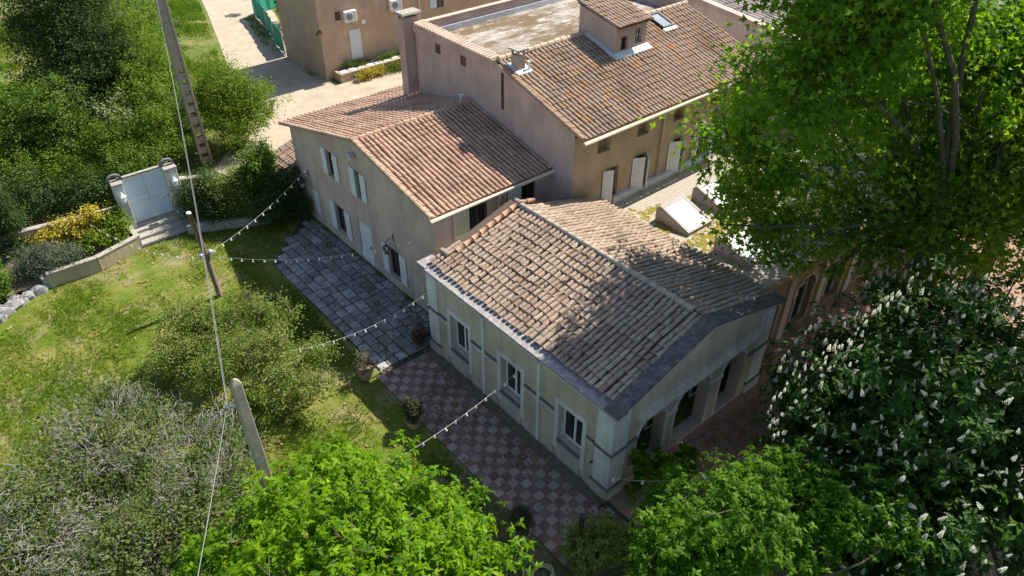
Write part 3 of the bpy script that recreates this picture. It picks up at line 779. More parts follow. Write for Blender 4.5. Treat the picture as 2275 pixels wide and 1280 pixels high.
for k, s_ in enumerate(SH):
    w = thing('window', (XA, (s_[1] + s_[2]) / 2, s_[4]), None, None); par(w, ax); w.location = (XA, (s_[1] + s_[2]) / 2, s_[4])
    a0, a1 = s_[2], s_[1]
    f = MB()
    for y in (a0 + .004, (a0 + a1) / 2 - .025, a1 - .054): f.box(XA + .10, XA + .15, y, y + .05, s_[4], s_[5] - .01)
    for z in (s_[4] + .002, s_[5] - .06): f.box(XA + .105, XA + .145, a0 + .01, a1 - .01, z, z + .055)
    f.build('frame', M['brown_wood'], w)
    MB().box(XA + .155, XA + .17, a0 + .01, a1 - .01, s_[4] + .01, s_[5] - .01).build('pane', M['glass'], w)
    for y0, wd in ((s_[1] + .005, s_[0] - s_[1]), (s_[3], s_[2] - s_[3] - .005)):
        h = MB(); shutter(h, (XA - .045, y0), (0, 1), wd, s_[4] - .02, s_[5] + .03); h.build('shutter', M['white_paint'], w)
    MB().box(XA - .05, XA + .1, a0 + .003, a1 - .003, s_[4] - .06, s_[4] - .002).build('sill', M['concrete'], w)
d = MB(); shutter(d, (XA + .06, 25.17), (0, 1), 1.06, .07, 2.18, .05, 6); do = d.build('door', M['white_paint'], ax)
MB().box(XA - .03, XA + .03, 25.3, 25.34, 1.02, 1.14).build('handle', M['black_metal'], do)
d = MB(); shutter(d, (XA + .06, 30.16), (0, 1), .58, .51, 1.89, .05, 3); d.build('shutter', M['white_paint'], ax)
MB().box(XA - .02, XA + .01, 20.1, 25.1, 0, .42).build('stained_base', M['plinth'], ax)
MB().box(XA - .02, XA + .01, 26.3, 31.9, 0, .38).build('stained_base', M['plinth'], ax)
for (a, b, z0, z1) in ((14.75, 15.75, 3.75, 5.0), (17.55, 18.35, 3.55, 5.0)):
    w = thing('window', (a, 20.05, z0), None, None); par(w, ax); w.location = (a, 20.05, z0)
    f = MB(); f.box(a + .003, a + .09, 20.12, 20.2, z0, z1 - .003); f.box(b - .09, b - .003, 20.12, 20.2, z0, z1 - .003); f.box(a + .09, b - .09, 20.125, 20.195, z1 - .09, z1 - .003); f.box((a + b) / 2 - .03, (a + b) / 2 + .03, 20.13, 20.19, z0, z1 - .1); f.build('frame', M['brown_wood'], w)
    MB().box(a + .02, b - .02, 20.205, 20.22, z0 + .01, z1 - .01).build('pane', M['glass'], w)
h = MB(); shutter(h, (13.95, 19.98), (1, 0), .78, 3.7, 5.05, .05, 4)
for k in range(14): h.box(14.0, 14.68, 19.94, 19.97, 3.76 + k * .09, 3.80 + k * .09)
h.build('louvred_shutter', M['cream_wood'], ax)
h = MB(); shutter(h, (16.75, 19.98), (1, 0), .7, 3.5, 5.05, .05, 4); h.build('shutter', plain('green_white_paint', (.6, .64, .58), .6, .08), ax)
# roof of the annex
rf = MB()
gr = (ZR + .12 - 5.34) / (YR - 19.86); UR_ = Vector((0, math.cos(math.atan(gr)), math.sin(math.atan(gr))))
gl = (ZR + .12 - 4.74) / (32.62 - YR); UL_ = Vector((0, -math.cos(math.atan(gl)), math.sin(math.atan(gl))))
PA = .2235
pans(rf, (12.86, 19.86, 5.32), (1, 0, 0), UR_, 28, PA, (YR - 19.86) * math.sqrt(1 + gr * gr))
pans(rf, (12.80, 32.62, 4.72), (1, 0, 0), UL_, 36, PA, (32.62 - YR) * math.sqrt(1 + gl * gl))
roof = rf.build('roof', M['pan_anx'], ax)
tiles(roof, 'tile_anx', (12.86, 19.80, 5.32), (1, 0, 0), UR_, 28, PA, 15, .372, 300, .8)
tiles(roof, 'tile_anx', (12.80, 32.66, 4.72), (1, 0, 0), UL_, 36, PA, 20, .372, 0, 1.0, skip=lambda i, j: i > 28 and j > 8)
g_ = MB(); ridge(g_, (12.75, YR, ZR + .14), (19.0, YR, ZR + .14), .115, 17); g_.build('ridge_tiles', M['tile_anx'], roof)
for (ya, za, yb, zb) in ((19.83, 5.36, YR, ZR + .14), (32.6, 4.76, YR, ZR + .14)):
    g_ = MB(); ridge(g_, (12.84, ya, za), (12.84, yb, zb), .10, 16); g_.build('verge_tiles', M['tile_anx'], roof)
g_ = MB(); g_.tube([(12.72, 19.70, 5.30), (19.05, 19.70, 5.26)], .075, 8); g_.build('gutter', M['gutter'], ax, smooth=True)
g_ = MB(); g_.tube([(16.3, 19.75, 5.2), (16.25, 19.95, 4.95), (16.22, 19.98, 3.3)], .05, 8); g_.tube([(16.62, 19.98, 5.0), (16.62, 19.98, 3.3)], .045, 8); g_.build('downpipe', M['gutter'], ax, smooth=True)
g_ = MB(); g_.tube([(18.7, 25.6, 6.3), (18.7, 25.6, 6.75)], .06, 8); g_.tube([(18.7, 25.6, 6.7), (18.7, 25.6, 6.84)], [.05, .13], 8); g_.build('vent_pipe', M['white_metal'], ax, smooth=True)
# link roof between the two houses
lk = MB(); lk.box(13.3, 19.0, 19.02, 20.0, 2.9, 3.25); lk.build('flat_link_roof', M['flash'], ax)
lk = MB(); wall(lk, 'x', 12.75, 18.99, 20.04, 0, [(18.99, 3.2), (20.04, 3.2)], [(19.1, 19.92, .02, 2.15)], .15); lk.face([(12.75, 18.99, 3.2), (13.4, 18.99, 3.2), (13.4, 20.04, 3.2), (12.75, 20.04, 3.2)]); lk.build('link_wall', M['wall_annex'], ax)
f = MB(); f.box(12.7, 12.76, 19.1, 19.2, .03, 2.14); f.box(12.7, 12.76, 19.82, 19.92, .03, 2.14); f.box(12.702, 12.758, 19.2, 19.82, 1.98, 2.14); f.box(12.702, 12.758, 19.2, 19.82, .03, .3); gd = f.build('glazed_door', M['white_metal'], ax)
MB().box(12.72, 12.74, 19.2, 19.82, .3, 1.98).build('pane', M['glass'], gd)

# wall lanterns and floodlight
def lantern(y, z, label):
    t = thing('wall_lantern', (12.6, y, z), label, 'lantern', 'iron wall lanterns')
    b = MB(); b.tube([(XA, y, z + .62), (12.75, y, z + .62), (12.6, y, z + .55), (12.6, y, z + .42)], .016, 6); b.tube([(XA - .02, y, z + .45), (XA - .02, y, z + .8)], .02, 6); b.build('bracket', M['black_metal'], t)
    b = MB(); b.lathe((12.6, y, z), [(.02, .44), (.05, .40), (.19, .27), (.17, .25)][::-1], 6); b.build('cap', M['black_metal'], t)
    b = MB()
    for k in range(6):
        w = 2 * math.pi * k / 6; b.tube([(12.6 + .15 * math.cos(w), y + .15 * math.sin(w), z + .26), (12.6 + .09 * math.cos(w), y + .09 * math.sin(w), z - .02)], .012, 4)
    b.lathe((12.6, y, z), [(.02, -.08), (.1, -.04), (.1, 0)], 6); b.build('cage', M['black_metal'], t)
    b = MB(); b.lathe((12.6, y, z), [(.075, 0), (.13, .25)], 6); b.build('glass', glass('lantern_glass', (.35, .34, .30), .15), t)
lantern(30.75, 2.1, 'black iron wall lantern near the hedge end of the beige house')
lantern(23.15, 2.15, 'black iron wall lantern over the shuttered window nearest the small house')
t = thing('floodlight', (13.0, 25.7, 5.7), 'small grey floodlight high under the gable peak', 'floodlight')
MB().box(12.72, 12.95, 25.55, 25.9, 5.62, 5.78).build('housing', M['galv'], t, bevel=.03); MB().box(12.9, 13.02, 25.68, 25.76, 5.66, 5.74).build('arm', M['galv'], t); g_ = MB(); g_.lathe((12.78, 25.7, 5.5), [(.02, 0), (.07, .05), (.05, .13)], 8); g_.build('sensor', M['white_metal'], t)

# ------------------------------------------------------------------ MAIN HOUSE
mh = thing('main_house', (19.08, 18.6, 0), 'tall ochre and pink main house with mottled tile roof and flat roof terrace', 'house')
XG, YF, XE = 19.08, 18.6, 31.7
TG = [(YF, 7.3), (23.45, 8.82), (23.55, 8.9), (29.6, 8.98)]
mb = MB(); wall(mb, 'x', XG, YF, 29.6, 0, TG, [(27.55, 27.98, 8.05, 8.5), (25.62, 26.05, 8.02, 8.47)], .12)
mb.face([(XE, 29.6, 0), (XG, 29.6, 0), (XG, 29.6, 8.98), (XE, 29.6, 8.98)]); mb.face([(XE, YF, 0), (XE, 29.6, 0), (XE, 29.6, 8.9), (XE, 23.5, 8.9), (XE, YF, 7.12)])
mb.build('gable_wall', M['wall_pink'], mh)
for y in (27.55, 25.62): MB().box(XG + .06, XG + .1, y, y + .43, 8.02, 8.5).build('grille', M['brown_wood'], mh)
UPW = [(20.45, 21.22), (22.9, 23.67), (25.3, 26.07), (28.0, 28.77), (30.3, 31.07)]
DRS = [(20.86, 21.9, 3.5, 5.05), (22.75, 23.65, 3.5, 5.05), (25.2, 26.15, 3.5, 5.05), (27.4, 28.25, 3.5, 5.0), (29.6, 30.5, 3.5, 5.0)]
mb = MB(); wall(mb, 'y', YF, XG, XE, 0, [(XG, 7.12), (XE, 7.12)], [(a, b, 5.98, 6.8) for a, b in UPW] + DRS, .3)
mb.build('front_wall', M['wall_tan'], mh)
for a, b in UPW:
    MB().box(a + .01, b - .01, YF + .27, YF + .29, 5.99, 6.79).build('window_board', plain('tan_board', (.33, .25, .175), .9, .2), mh)
for k, (a, b, z0, z1) in enumerate(DRS):
    w = thing('door', (a, YF, z0), None, None); par(w, mh); w.location = (a, YF, z0)
    MB().box(a + .02, b - .02, YF + .2, YF + .24, z0, z1).build('leaf', M['brown_wood'], w)
    wd = (b - a) / 2
    if k == 0:
        h = MB(); shutter(h, (a + .03, YF - .02), (.92, -.42), wd * .95, z0 - .04, z1, .04, 3)
    elif k in (1, 2):
        h = MB(); shutter(h, (b, YF - .02), (-.55, -.83), wd * 1.1, z0 - .04, z1, .04, 3); h.build('shutter', M['white_paint'], w); h = MB(); shutter(h, (a, YF - .03), (.88, -.47), wd * 1.3, z0 - .04, z1, .04, 4)
    else:
        h = MB(); shutter(h, (b + .01, YF - .05), (1, 0), wd, z0 - .04, z1, .04, 3); h.build('shutter', M['white_paint'], w); h = MB(); shutter(h, (a - .01, YF - .05), (-1, -.05), wd, z0 - .04, z1, .04, 3)
    h.build('shutter', M['white_paint'], w)
MB().box(21.5, XE + 4, YF - .22, YF - .002, 3.2, 3.60).build('white_upstand', M['flash'], mh)
MB().box(19.2, 20.7, YF - .05, YF - .002, 3.3, 3.62).build('white_upstand', M['flash'], mh)
g_ = MB(); g_.tube([(19.0, 18.0, 7.12), (XE + .1, 18.0, 7.08)], .08, 8); g_.build('gutter', M['gutter'], mh, smooth=True)
for xx in (24.55, 29.0):
    g_ = MB(); g_.tube([(xx + .1, 18.05, 7.02), (xx, YF - .1, 6.6), (xx, YF - .09, 3.45)], .06, 8); g_.build('downpipe', M['gutter'], mh, smooth=True)
g_ = MB(); g_.box(19.02, 19.07, 23.0, 23.12, 6.9, 8.5); g_.build('overflow_pipe', plain('rusty_pipe', (.09, .05, .045), .8, .2), mh)
# roof
gm = (8.86 - 7.2) / (23.5 - 18.12); UM = Vector((0, math.cos(math.atan(gm)), math.sin(math.atan(gm))))
rf = MB(); PM = .2275; NM = 55
pans(rf, (19.1, 18.14, 7.2), (1, 0, 0), UM, NM, PM, (23.5 - 18.14) * math.sqrt(1 + gm * gm))
roof = rf.build('roof', M['pan_anx'], mh)
DX0, DX1, DY0 = 24.45, 26.45, 21.65
def mskip(i, j):
    x_ = 19.1 + (i + .5) * PM; y_ = 18.1 + j * .375 * UM.y
    return (DX0 - .1 < x_ < DX1 + .1 and y_ > DY0 - .3) or (28.45 < x_ < 29.25 and 22.3 < y_ < 23.35) or (19.3 < x_ < 20.0 and 22.3 < y_ < 23.1)
tiles(roof, 'tile_main', (19.1, 18.08, 7.2), (1, 0, 0), UM, NM, PM, 15, .375, 240, 1.0, mskip)
BR = piece('buff_ridge_tile', [(0, (.52, .40, .28)), (1, (.60, .46, .34))])
for xa, xb in ((19.2, 24.4), (26.5, 31.6)):
    g_ = MB(); ridge(g_, (xa, 23.5, 8.95), (xb, 23.5, 8.95), .12, 13); g_.build('ridge_tiles', BR, roof)
g_ = MB(); ridge(g_, (19.05, 18.12, 7.27), (19.05, 22.9, 8.72), .09, 14); g_.build('verge_tiles', M['tile_main'], roof)
# terrace
MB().box(19.3, XE, 23.6, 29.4, 7.9, 8.35).build('flat_roof', M['flat_roof'], mh)
pp = MB(); pp.box(19.3, XE, 29.4, 29.62, 7.9, 8.98); pp.build('parapet', M['wall_pink'], mh)
MB().box(19.31, XE, 29.28, 29.41, 8.352, 8.62).build('white_flashing', M['flash'], mh)
MB().box(19.0, 19.31, 23.6, 29.65, 8.6, 8.9).build('gable_parapet', M['wall_pink'], mh)
cp = MB()
for k in range(27):
    y = 23.75 + k * .215; z = 8.93 + .005 * k
    cp.tube([(18.93, y, z - .01), (19.45, y, z + .05)], [.085, .07], 7)
cp.build('coping_tiles', piece('pale_coping_tile', [(0, (.55, .40, .31)), (1, (.64, .50, .40))]), mh)
cp = MB()
for k in range(28):
    x_ = 19.4 + k * .44; q = [(x_, 29.33, 9.0), (x_ + .43, 29.33, 9.0), (x_ + .43, 29.7, 8.97), (x_, 29.7, 8.97)]
    cp.prism([(a, b, c) for a, b, c in q], [(a, b, c + .05) for a, b, c in q])
cp.build('coping_tiles', piece('pale_coping_slab', [(0, (.55, .42, .33)), (1, (.62, .48, .38))]), mh)
# tall stack at the gable corner
ch = MB(); ch.box(18.55, 19.5, 29.72, 30.25, 4.9, 9.25); co = ch.build('chimney', M['wall_pink'], mh)
c2 = MB()
for a in (18.58, 19.35):
    for b in (29.74, 30.13): c2.box(a, a + .1, b, b + .1, 9.25, 9.42)
c2.build('chimney_post', M['wall_pink'], co)
MB().prism([(18.45, 29.62, 9.42), (19.6, 29.62, 9.42), (19.6, 30.35, 9.42), (18.45, 30.35, 9.42)], [(18.5, 29.66, 9.5), (19.55, 29.66, 9.5), (19.55, 30.3, 9.5), (18.5, 30.3, 9.5)]).build('chimney_cap', M['concrete'], co)
# small chimney on the tiles
ch = MB(); ch.box(19.45, 19.85, 22.5, 22.95, 8.3, 9.25); co = ch.build('chimney', M['wall_pink'], mh)
c2 = MB()
for a in (19.46, 19.76):
    for b in (22.51, 22.86): c2.box(a, a + .08, b, b + .08, 9.25, 9.48)
c2.build('chimney_post', M['concrete'], co); MB().box(19.36, 19.94, 22.4, 23.05, 9.48, 9.54).build('chimney_cap', M['concrete'], co)
f = MB(); f.prism([(19.3, 22.25, 8.52), (20.05, 22.25, 8.52), (20.05, 23.05, 8.78), (19.3, 23.05, 8.78)], [(19.3, 22.25, 8.60), (20.05, 22.25, 8.60), (20.05, 23.05, 8.86), (19.3, 23.05, 8.86)]); f.build('chimney_flashing', M['flash'], co)
g_ = MB(); g_.tube([(19.98, 22.4, 8.5), (19.98, 22.4, 8.95)], .05, 8); g_.tube([(19.98, 22.4, 8.95), (19.98, 22.4, 9.0)], .075, 8); g_.build('flue', M['white_metal'], co, smooth=True)
# dormer
db = MB(); ZD0, ZD1 = 9.62, 10.12; YB = 24.0
wall(db, 'y', DY0, DX0, DX1, 8.2, [(DX0, ZD0), (DX1, ZD0)], [(24.8, 25.25, 8.5, 9.12), (25.72, 26.2, 8.62, 9.32)], .18)
db.face([(DX0, DY0, 8.2), (DX0, DY0, ZD0), (DX0, YB, ZD1), (DX0, YB, 8.3)]); db.face([(DX1, DY0, 8.2), (DX1, YB, 8.3), (DX1, YB, ZD1), (DX1, DY0, ZD0)]); db.face([(DX0, YB, 8.3), (DX0, YB, ZD1), (DX1, YB, ZD1), (DX1, YB, 8.3)])
dr = db.build('dormer', M['wall_pink'], mh)
MB().box(24.8, 25.25, DY0 + .14, DY0 + .16, 8.5, 9.12).build('dark_opening', M['unlit_interior'], dr)
f = MB()
for a in (25.72, 25.94, 26.15): f.box(a, a + .05, DY0 + .1, DY0 + .15, 8.62, 9.32)
for z in (8.64, 8.95, 9.26): f.box(25.73, 26.19, DY0 + .105, DY0 + .145, z, z + .045)
f.build('window_frame', plain('grey_paint', (.42, .42, .38), .6, .1), dr); MB().box(25.72, 26.2, DY0 + .15, DY0 + .17, 8.62, 9.32).build('pane', M['glass'], dr)
gd_ = (ZD1 - ZD0) / (YB - DY0); UD = Vector((0, math.cos(math.atan(gd_)), math.sin(math.atan(gd_))))
rf = MB(); pans(rf, (DX0 - .14, DY0 - .22, ZD0 + .02), (1, 0, 0), UD, 11, .207, 2.75); droof = rf.build('dormer_roof', M['pan_anx'], mh)
tiles(droof, 'tile_main', (DX0 - .14, DY0 - .28, ZD0 + .02), (1, 0, 0), UD, 11, .207, 8, .36, 60, 1.0, rad=.1)
f = MB(); f.prism([(DX0 - .22, DY0 - .3, 8.27), (DX0, DY0 - .3, 8.27), (DX0, 23.4, 8.85), (DX0 - .22, 23.4, 8.85)], [(DX0 - .22, DY0 - .3, 8.36), (DX0, DY0 - .3, 8.36), (DX0, 23.4, 9.0), (DX0 - .22, 23.4, 9.0)])
f.prism([(DX0, DY0 - .32, 8.26), (DX1 + .2, DY0 - .32, 8.26), (DX1 + .2, DY0, 8.4), (DX0, DY0, 8.4)], [(DX0, DY0 - .32, 8.35), (DX1 + .2, DY0 - .32, 8.35), (DX1 + .2, DY0, 8.5), (DX0, DY0, 8.5)]); f.build('dormer_flashing', M['flash'], dr)
# roof window
def rp(x_, y_, h): return (x_, y_ - h * UM.z, 7.2 + (y_ - 18.14) * gm + h * UM.y)
f = MB()
for a, b, c, d_ in ((28.45, 28.53, 22.3, 23.4), (29.17, 29.25, 22.3, 23.4), (28.53, 29.17, 22.3, 22.38), (28.53, 29.17, 23.32, 23.4)):
    f.prism([rp(a, c, 0), rp(b, c, 0), rp(b, d_, 0), rp(a, d_, 0)], [rp(a, c, .2), rp(b, c, .2), rp(b, d_, .2), rp(a, d_, .2)])
ro = f.build('roof_window', M['black_metal'], mh)
MB().prism([rp(28.53, 22.38, .12), rp(29.17, 22.38, .12), rp(29.17, 23.32, .12), rp(28.53, 23.32, .12)], [rp(28.53, 22.38, .15), rp(29.17, 22.38, .15), rp(29.17, 23.32, .15), rp(28.53, 23.32, .15)]).build('pane', M['rooflight'], ro)
MB().prism([rp(28.4, 22.08, .1), rp(29.3, 22.08, .1), rp(29.3, 22.29, .1), rp(28.4, 22.29, .1)], [rp(28.4, 22.08, .13), rp(29.3, 22.08, .13), rp(29.3, 22.29, .13), rp(28.4, 22.29, .13)]).build('apron_flashing', M['flash'], ro)

# ------------------------------------------------------------------ REAR HALL
rh = thing('rear_hall', (33.5, 17, 0), 'long pale hall with greyish tile roof behind the plane trees', 'building')
mb = MB(); wall(mb, 'x', 33.4, 17.2, 27, 0, [(17.2, 7.75), (27, 8.75)], (), .2); wall(mb, 'y', 17.2, 33.4, 62, 0, [(33.4, 7.75), (62, 7.75)], [(36.0, 36.9, 3.4, 5.0), (39, 40, 3.4, 5), (44, 45, 3.4, 5)], .2)
mb.build('wall', stucco('pale_hall_render', (.64, .60, .52), (.36, .3, .23), .35), rh)
gh = .102; UH = Vector((0, math.cos(math.atan(gh)), math.sin(math.atan(gh))))
rf = MB(); pans(rf, (33.55, 17.0, 7.8), (1, 0, 0), UH, 96, .3, 18); roof = rf.build('roof', M['pan_pav'], rh)
tiles(roof, 'tile_far', (33.55, 17.0, 7.8), (1, 0, 0), UH, 96, .3, 24, .75, 0, .6, mesh_len=.8, rad=.11)
MB().prism([(33.3, 17.0, 7.75), (33.75, 17.0, 7.75), (33.75, 34, 9.48), (33.3, 34, 9.48)], [(33.3, 17.0, 8.02), (33.75, 17.0, 8.02), (33.75, 34, 9.75), (33.3, 34, 9.75)]).build('pink_verge', stucco('pink_mortar', (.58, .44, .37), (.4, .32, .27), .3), roof)
g_ = MB(); g_.tube([(41.5, 17.2, 8.0), (41.5, 33, 9.6)], .12, 7); g_.build('roof_rib', M['tile_far'], roof)
g_ = MB(); g_.tube([(33.4, 16.95, 7.78), (62, 16.95, 7.7)], .09, 8); g_.build('gutter', M['white_metal'], rh)
MB().box(31.7, 33.4, 18.7, 30, 0, 6.3).build('flat_infill', stucco('pale_infill', (.5, .45, .37), (.36, .3, .23), .4), rh)
for a in (36.0, 39.0, 44.0): MB().box(a, a + .95, 17.3, 17.34, 3.4, 5.0).build('shutter', M['white_paint'], rh)

# ------------------------------------------------------------------ LOW WING with gravel roof
lw = thing('low_wing', (20.2, 10.2, 0), 'low ochre wing with arched front and gravel roof with rooflights', 'building')
mb = MB(); wall(mb, 'y', 10.2, 20.15, 44, 0, [(20.15, 3.35), (44, 3.35)], [(20.9 + k * 2.6, 22.4 + k * 2.6, .1, 1.9, .75) for k in range(8)], .35)
mb.build('wall', M['wall_orange'], lw)
MB().box(20.3, 44, 10.7, 10.8, .05, 3.1).build('inner_wall', M['unlit_interior'], lw)
MB().box(20.15, 44, 10.25, 18.55, 3.0, 3.30).build('gravel_roof', M['gravel'], lw)
MB().box(20.15, 44, 10.02, 10.3, 3.32, 3.5).build('roof_edge', M['wall_orange'], lw, bevel=.03)
for k in range(8):
    r = MB(); Y0s = Y0
    n = 10; c = 21.65 + k * 2.6
    for q in range(n):
        w0, w1 = math.pi * q / n, math.pi * (q + 1) / n
        qq = [(c + .75 * math.cos(w0), 1.9 + .75 * math.sin(w0)), (c + .9 * math.cos(w0), 1.9 + .9 * math.sin(w0)), (c + .9 * math.cos(w1), 1.9 + .9 * math.sin(w1)), (c + .75 * math.cos(w1), 1.9 + .75 * math.sin(w1))]
        r.prism([(u, 10.15, v) for u, v in qq], [(u, 10.205, v) for u, v in qq])
    r.build('arch_ring', M['wall_pav'], lw)
    f = MB()
    for a in (-.74, 0, .68): f.box(c + a, c + a + .06, 10.45, 10.5, .1, 2.3)
    f.box(c - .7, c + .7, 10.455, 10.495, 1.85, 1.92); f.build('door_frame', M['white_paint'], lw)
    MB().box(c - .72, c + .72, 10.5, 10.52, .1, 2.6).build('pane', M['glass'], lw)
for k in range(7): MB().box(22.75 + k * 2.6, 23.15 + k * 2.6, 10.1, 10.21, 0, 3.3).build('pilaster', M['wall_pav'], lw)
# moss on the gravel
g = np.random.default_rng(3)
V = []; T_ = []; rn = []
cnt = 0
for (mx, my, rx, ry, n_) in ((21.5, 15.6, .8, .5, 120), (22.3, 13.9, 1.3, .6, 260), (24.3, 14.2, 1.2, .6, 240), (26.6, 14.3, 1.2, .7, 260), (21.6, 17.0, .8, .5, 60), (24.6, 16.4, .4, .3, 60), (28, 12.5, 2, 1, 220), (22.5, 16.9, .7, .25, 60)):
    for _ in range(n_):
        px_, py_ = mx + g.normal() * rx * .5, my + g.normal() * ry * .5; r_ = g.uniform(.03, .13)
        if px_ < 20.7: continue
        ring = [(px_ + r_ * math.cos(q) * g.uniform(.7, 1.2), py_ + r_ * math.sin(q) * g.uniform(.7, 1.2), 3.296) for q in np.linspace(0, 6.28, 7)[:-1]]
        V += ring + [(px_, py_, 3.3 + r_ * .5)]
        T_ += [(cnt + q, cnt + (q + 1) % 6, cnt + 6) for q in range(6)]; rn += [g.random()] * 6; cnt += 7
np_obj('moss', np.array(V), np.array(T_), M['moss'], lw, rn, kind='stuff')
# rooflights
def rooflight(x0, x1, y0, y1, label):
    t = thing('rooflight', (x0, y0, 3.3), label, 'rooflight', 'wedge rooflights on the gravel roof')
    zb, zl, zh = 3.3, 3.40, 3.98
    b = MB(); b.prism([(x0, y0, zb), (x0, y0, zl), (x0, y1 - .12, zh), (x0, y1, zh - .1), (x0, y1, zb)], [(x1, y0, zb), (x1, y0, zl), (x1, y1 - .12, zh), (x1, y1, zh - .1), (x1, y1, zb)])
    b.build('upstand', plain('pinkish_upstand', (.36, .30, .28), .9, .25, 5, dirt=(.2, .17, .15)), t)
    def q(a, f, h): return (a, y0 + (y1 - .12 - y0) * f, zl + (zh - zl) * f + h)
    f = MB()
    for a0, a1, f0, f1 in ((x0 + .01, x0 + .15, 0.0, .985), (x1 - .15, x1 - .01, 0.0, .985), (x0 + .15, x1 - .15, 0.0, .07), (x0 + .15, x1 - .15, .86, .985)):
        f.prism([q(a0, f0, .012), q(a1, f0, .012), q(a1, f1, .012), q(a0, f1, .012)], [q(a0, f0, .07), q(a1, f0, .07), q(a1, f1, .07), q(a0, f1, .07)])
    f.build('frame', plain('pinkish_metal_frame', (.38, .33, .31), .7, .2, 5, dirt=(.25, .22, .2)), t)
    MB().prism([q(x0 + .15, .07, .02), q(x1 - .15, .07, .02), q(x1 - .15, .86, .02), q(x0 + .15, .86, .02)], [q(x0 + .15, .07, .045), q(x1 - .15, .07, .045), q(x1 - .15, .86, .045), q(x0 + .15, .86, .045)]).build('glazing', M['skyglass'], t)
rooflight(21.95, 23.5, 14.55, 16.35, 'wedge rooflight with painted sky-white glass nearest the small house ridge')
rooflight(24.45, 26.0, 14.6, 16.4, 'wedge rooflight with painted sky-white glass nearest the main house doors')
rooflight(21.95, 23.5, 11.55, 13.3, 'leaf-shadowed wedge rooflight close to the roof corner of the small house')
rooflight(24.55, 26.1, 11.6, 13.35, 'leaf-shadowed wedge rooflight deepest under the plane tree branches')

# ------------------------------------------------------------------ FAR BUILDING
fb = thing('far_house', (22.65, 47.1, 0), 'plain salmon house with two wall units beyond the sandy track', 'house')
mb = MB(); wall(mb, 'y', 47.1, 22.65, 48, 0, [(22.65, 8.5), (48, 8.5)], [(24.83, 25.76, 1.0, 3.12), (23.95, 24.4, 3.95, 4.55), (31.9, 33.2, 3.2, 4.5), (38.5, 39.6, 3.3, 4.6)], .15)
wall(mb, 'x', 22.65, 47.1, 53.4, 0, [(47.1, 8.5), (53.4, 8.5)], (), .15); mb.face([(22.65, 47.1, 8.5), (48, 47.1, 8.5), (48, 53.4, 8.5), (22.65, 53.4, 8.5)]); mb.face([(48, 47.1, 0), (48, 53.4, 0), (48, 53.4, 8.5), (48, 47.1, 8.5)]); mb.face([(48, 53.4, 0), (22.65, 53.4, 0), (22.65, 53.4, 8.5), (48, 53.4, 8.5)])
mb.build('wall', M['wall_far'], fb)
d = MB(); d.box(24.84, 25.75, 47.06, 47.12, 1.01, 3.11); dd_ = d.build('door', plain('pale_blue_door', (.62, .66, .70), .5, .05), fb)
for z in (1.4, 2.7): MB().box(25.7, 25.8, 47.03, 47.06, z, z + .12).build('hinge', M['galv'], dd_)
MB().box(23.96, 24.39, 47.2, 47.24, 3.96, 4.54).build('vent_grille', M['brown_wood'], fb)
MB().box(31.95, 32.55, 47.13, 47.17, 3.21, 4.49).build('window_panel', plain('pale_blue_panel', (.55, .62, .72), .4, .05), fb); MB().box(32.55, 33.15, 47.2, 47.23, 3.21, 4.49).build('pane', M['glass'], fb)
MB().box(38.5, 39.6, 47.16, 47.2, 3.3, 4.6).build('pane', M['glass'], fb)
for cx_, cz_ in ((26.1, 3.5), (29.0, 3.3)):
    g_ = MB(); g_.tube([(cx_, 47.1, cz_), (cx_, 47.03, cz_)], .16, 12); g_.build('vent_cover', M['white_metal'], fb)
MB().prism([(22.4, 46.9, 3.3), (22.8, 46.9, 3.3), (22.75, 47.3, 3.3), (22.4, 47.3, 3.3)], [(22.6, 47.05, 3.6), (22.7, 47.05, 3.6), (22.7, 47.15, 3.6), (22.6, 47.15, 3.6)]).build('corner_lamp', M['brown_wood'], fb)
g_ = MB(); g_.tube([(30.9, 47.02, 8.5), (30.9, 47.02, 0)], .05, 8); g_.build('downpipe', M['gutter'], fb)
def ac(x0, z0, label):
    t = thing('air_conditioner', (x0, 46.8, z0), label, 'air conditioner', 'air conditioners on the salmon house')
    MB().box(x0, x0 + .95, 46.68, 47.0, z0, z0 + .75).build('casing', M['white_metal'], t, bevel=.03)
    g_ = MB(); g_.tube([(x0 + .36, 46.69, z0 + .38), (x0 + .36, 46.665, z0 + .38)], .27, 16); fan = g_.build('fan_grille', plain('grey_fan', (.18, .19, .2), .6, .3, 20), t)
    g_ = MB()
    for r_ in (.1, .18, .26): 
        pts = [(x0 + .36 + r_ * math.cos(q), 46.66, z0 + .38 + r_ * math.sin(q)) for q in np.linspace(0, 2 * math.pi, 17)]; g_.tube(pts, .008, 4, False)
    g_.build('guard_ring', M['white_metal'], fan)
    g_ = MB()
    for z in (.12, .24, .36, .48, .6): g_.box(x0 + .68, x0 + .9, 46.668, 46.682, z0 + z, z0 + z + .05)
    g_.build('side_louvre', M['galv'], t)
    MB().box(x0 + .1, x0 + .16, 46.7, 47.1, z0 - .06, z0 - .001).box(x0 + .8, x0 + .86, 46.7, 47.1, z0 - .06, z0 - .001).build('bracket', M['galv'], t)
ac(24.5, 3.78, 'white air conditioner above the pale door of the salmon house')
ac(28.25, 3.85, 'white air conditioner further right near the tall chimney stack')
pl = thing('planter', (23.2, 46.2, 0), 'rendered planter wall with white slabs below the salmon house door', 'planter')
MB().box(23.2, 30, 46.0, 46.25, 0, .62).build('front_wall', M['wall_far'], pl); MB().box(23.2, 23.4, 46.25, 47.08, 0, .62).build('side_wall', M['wall_far'], pl); MB().box(23.4, 30, 46.25, 47.08, 0, .55).build('soil', M['soil'], pl)
g = random.Random(4)
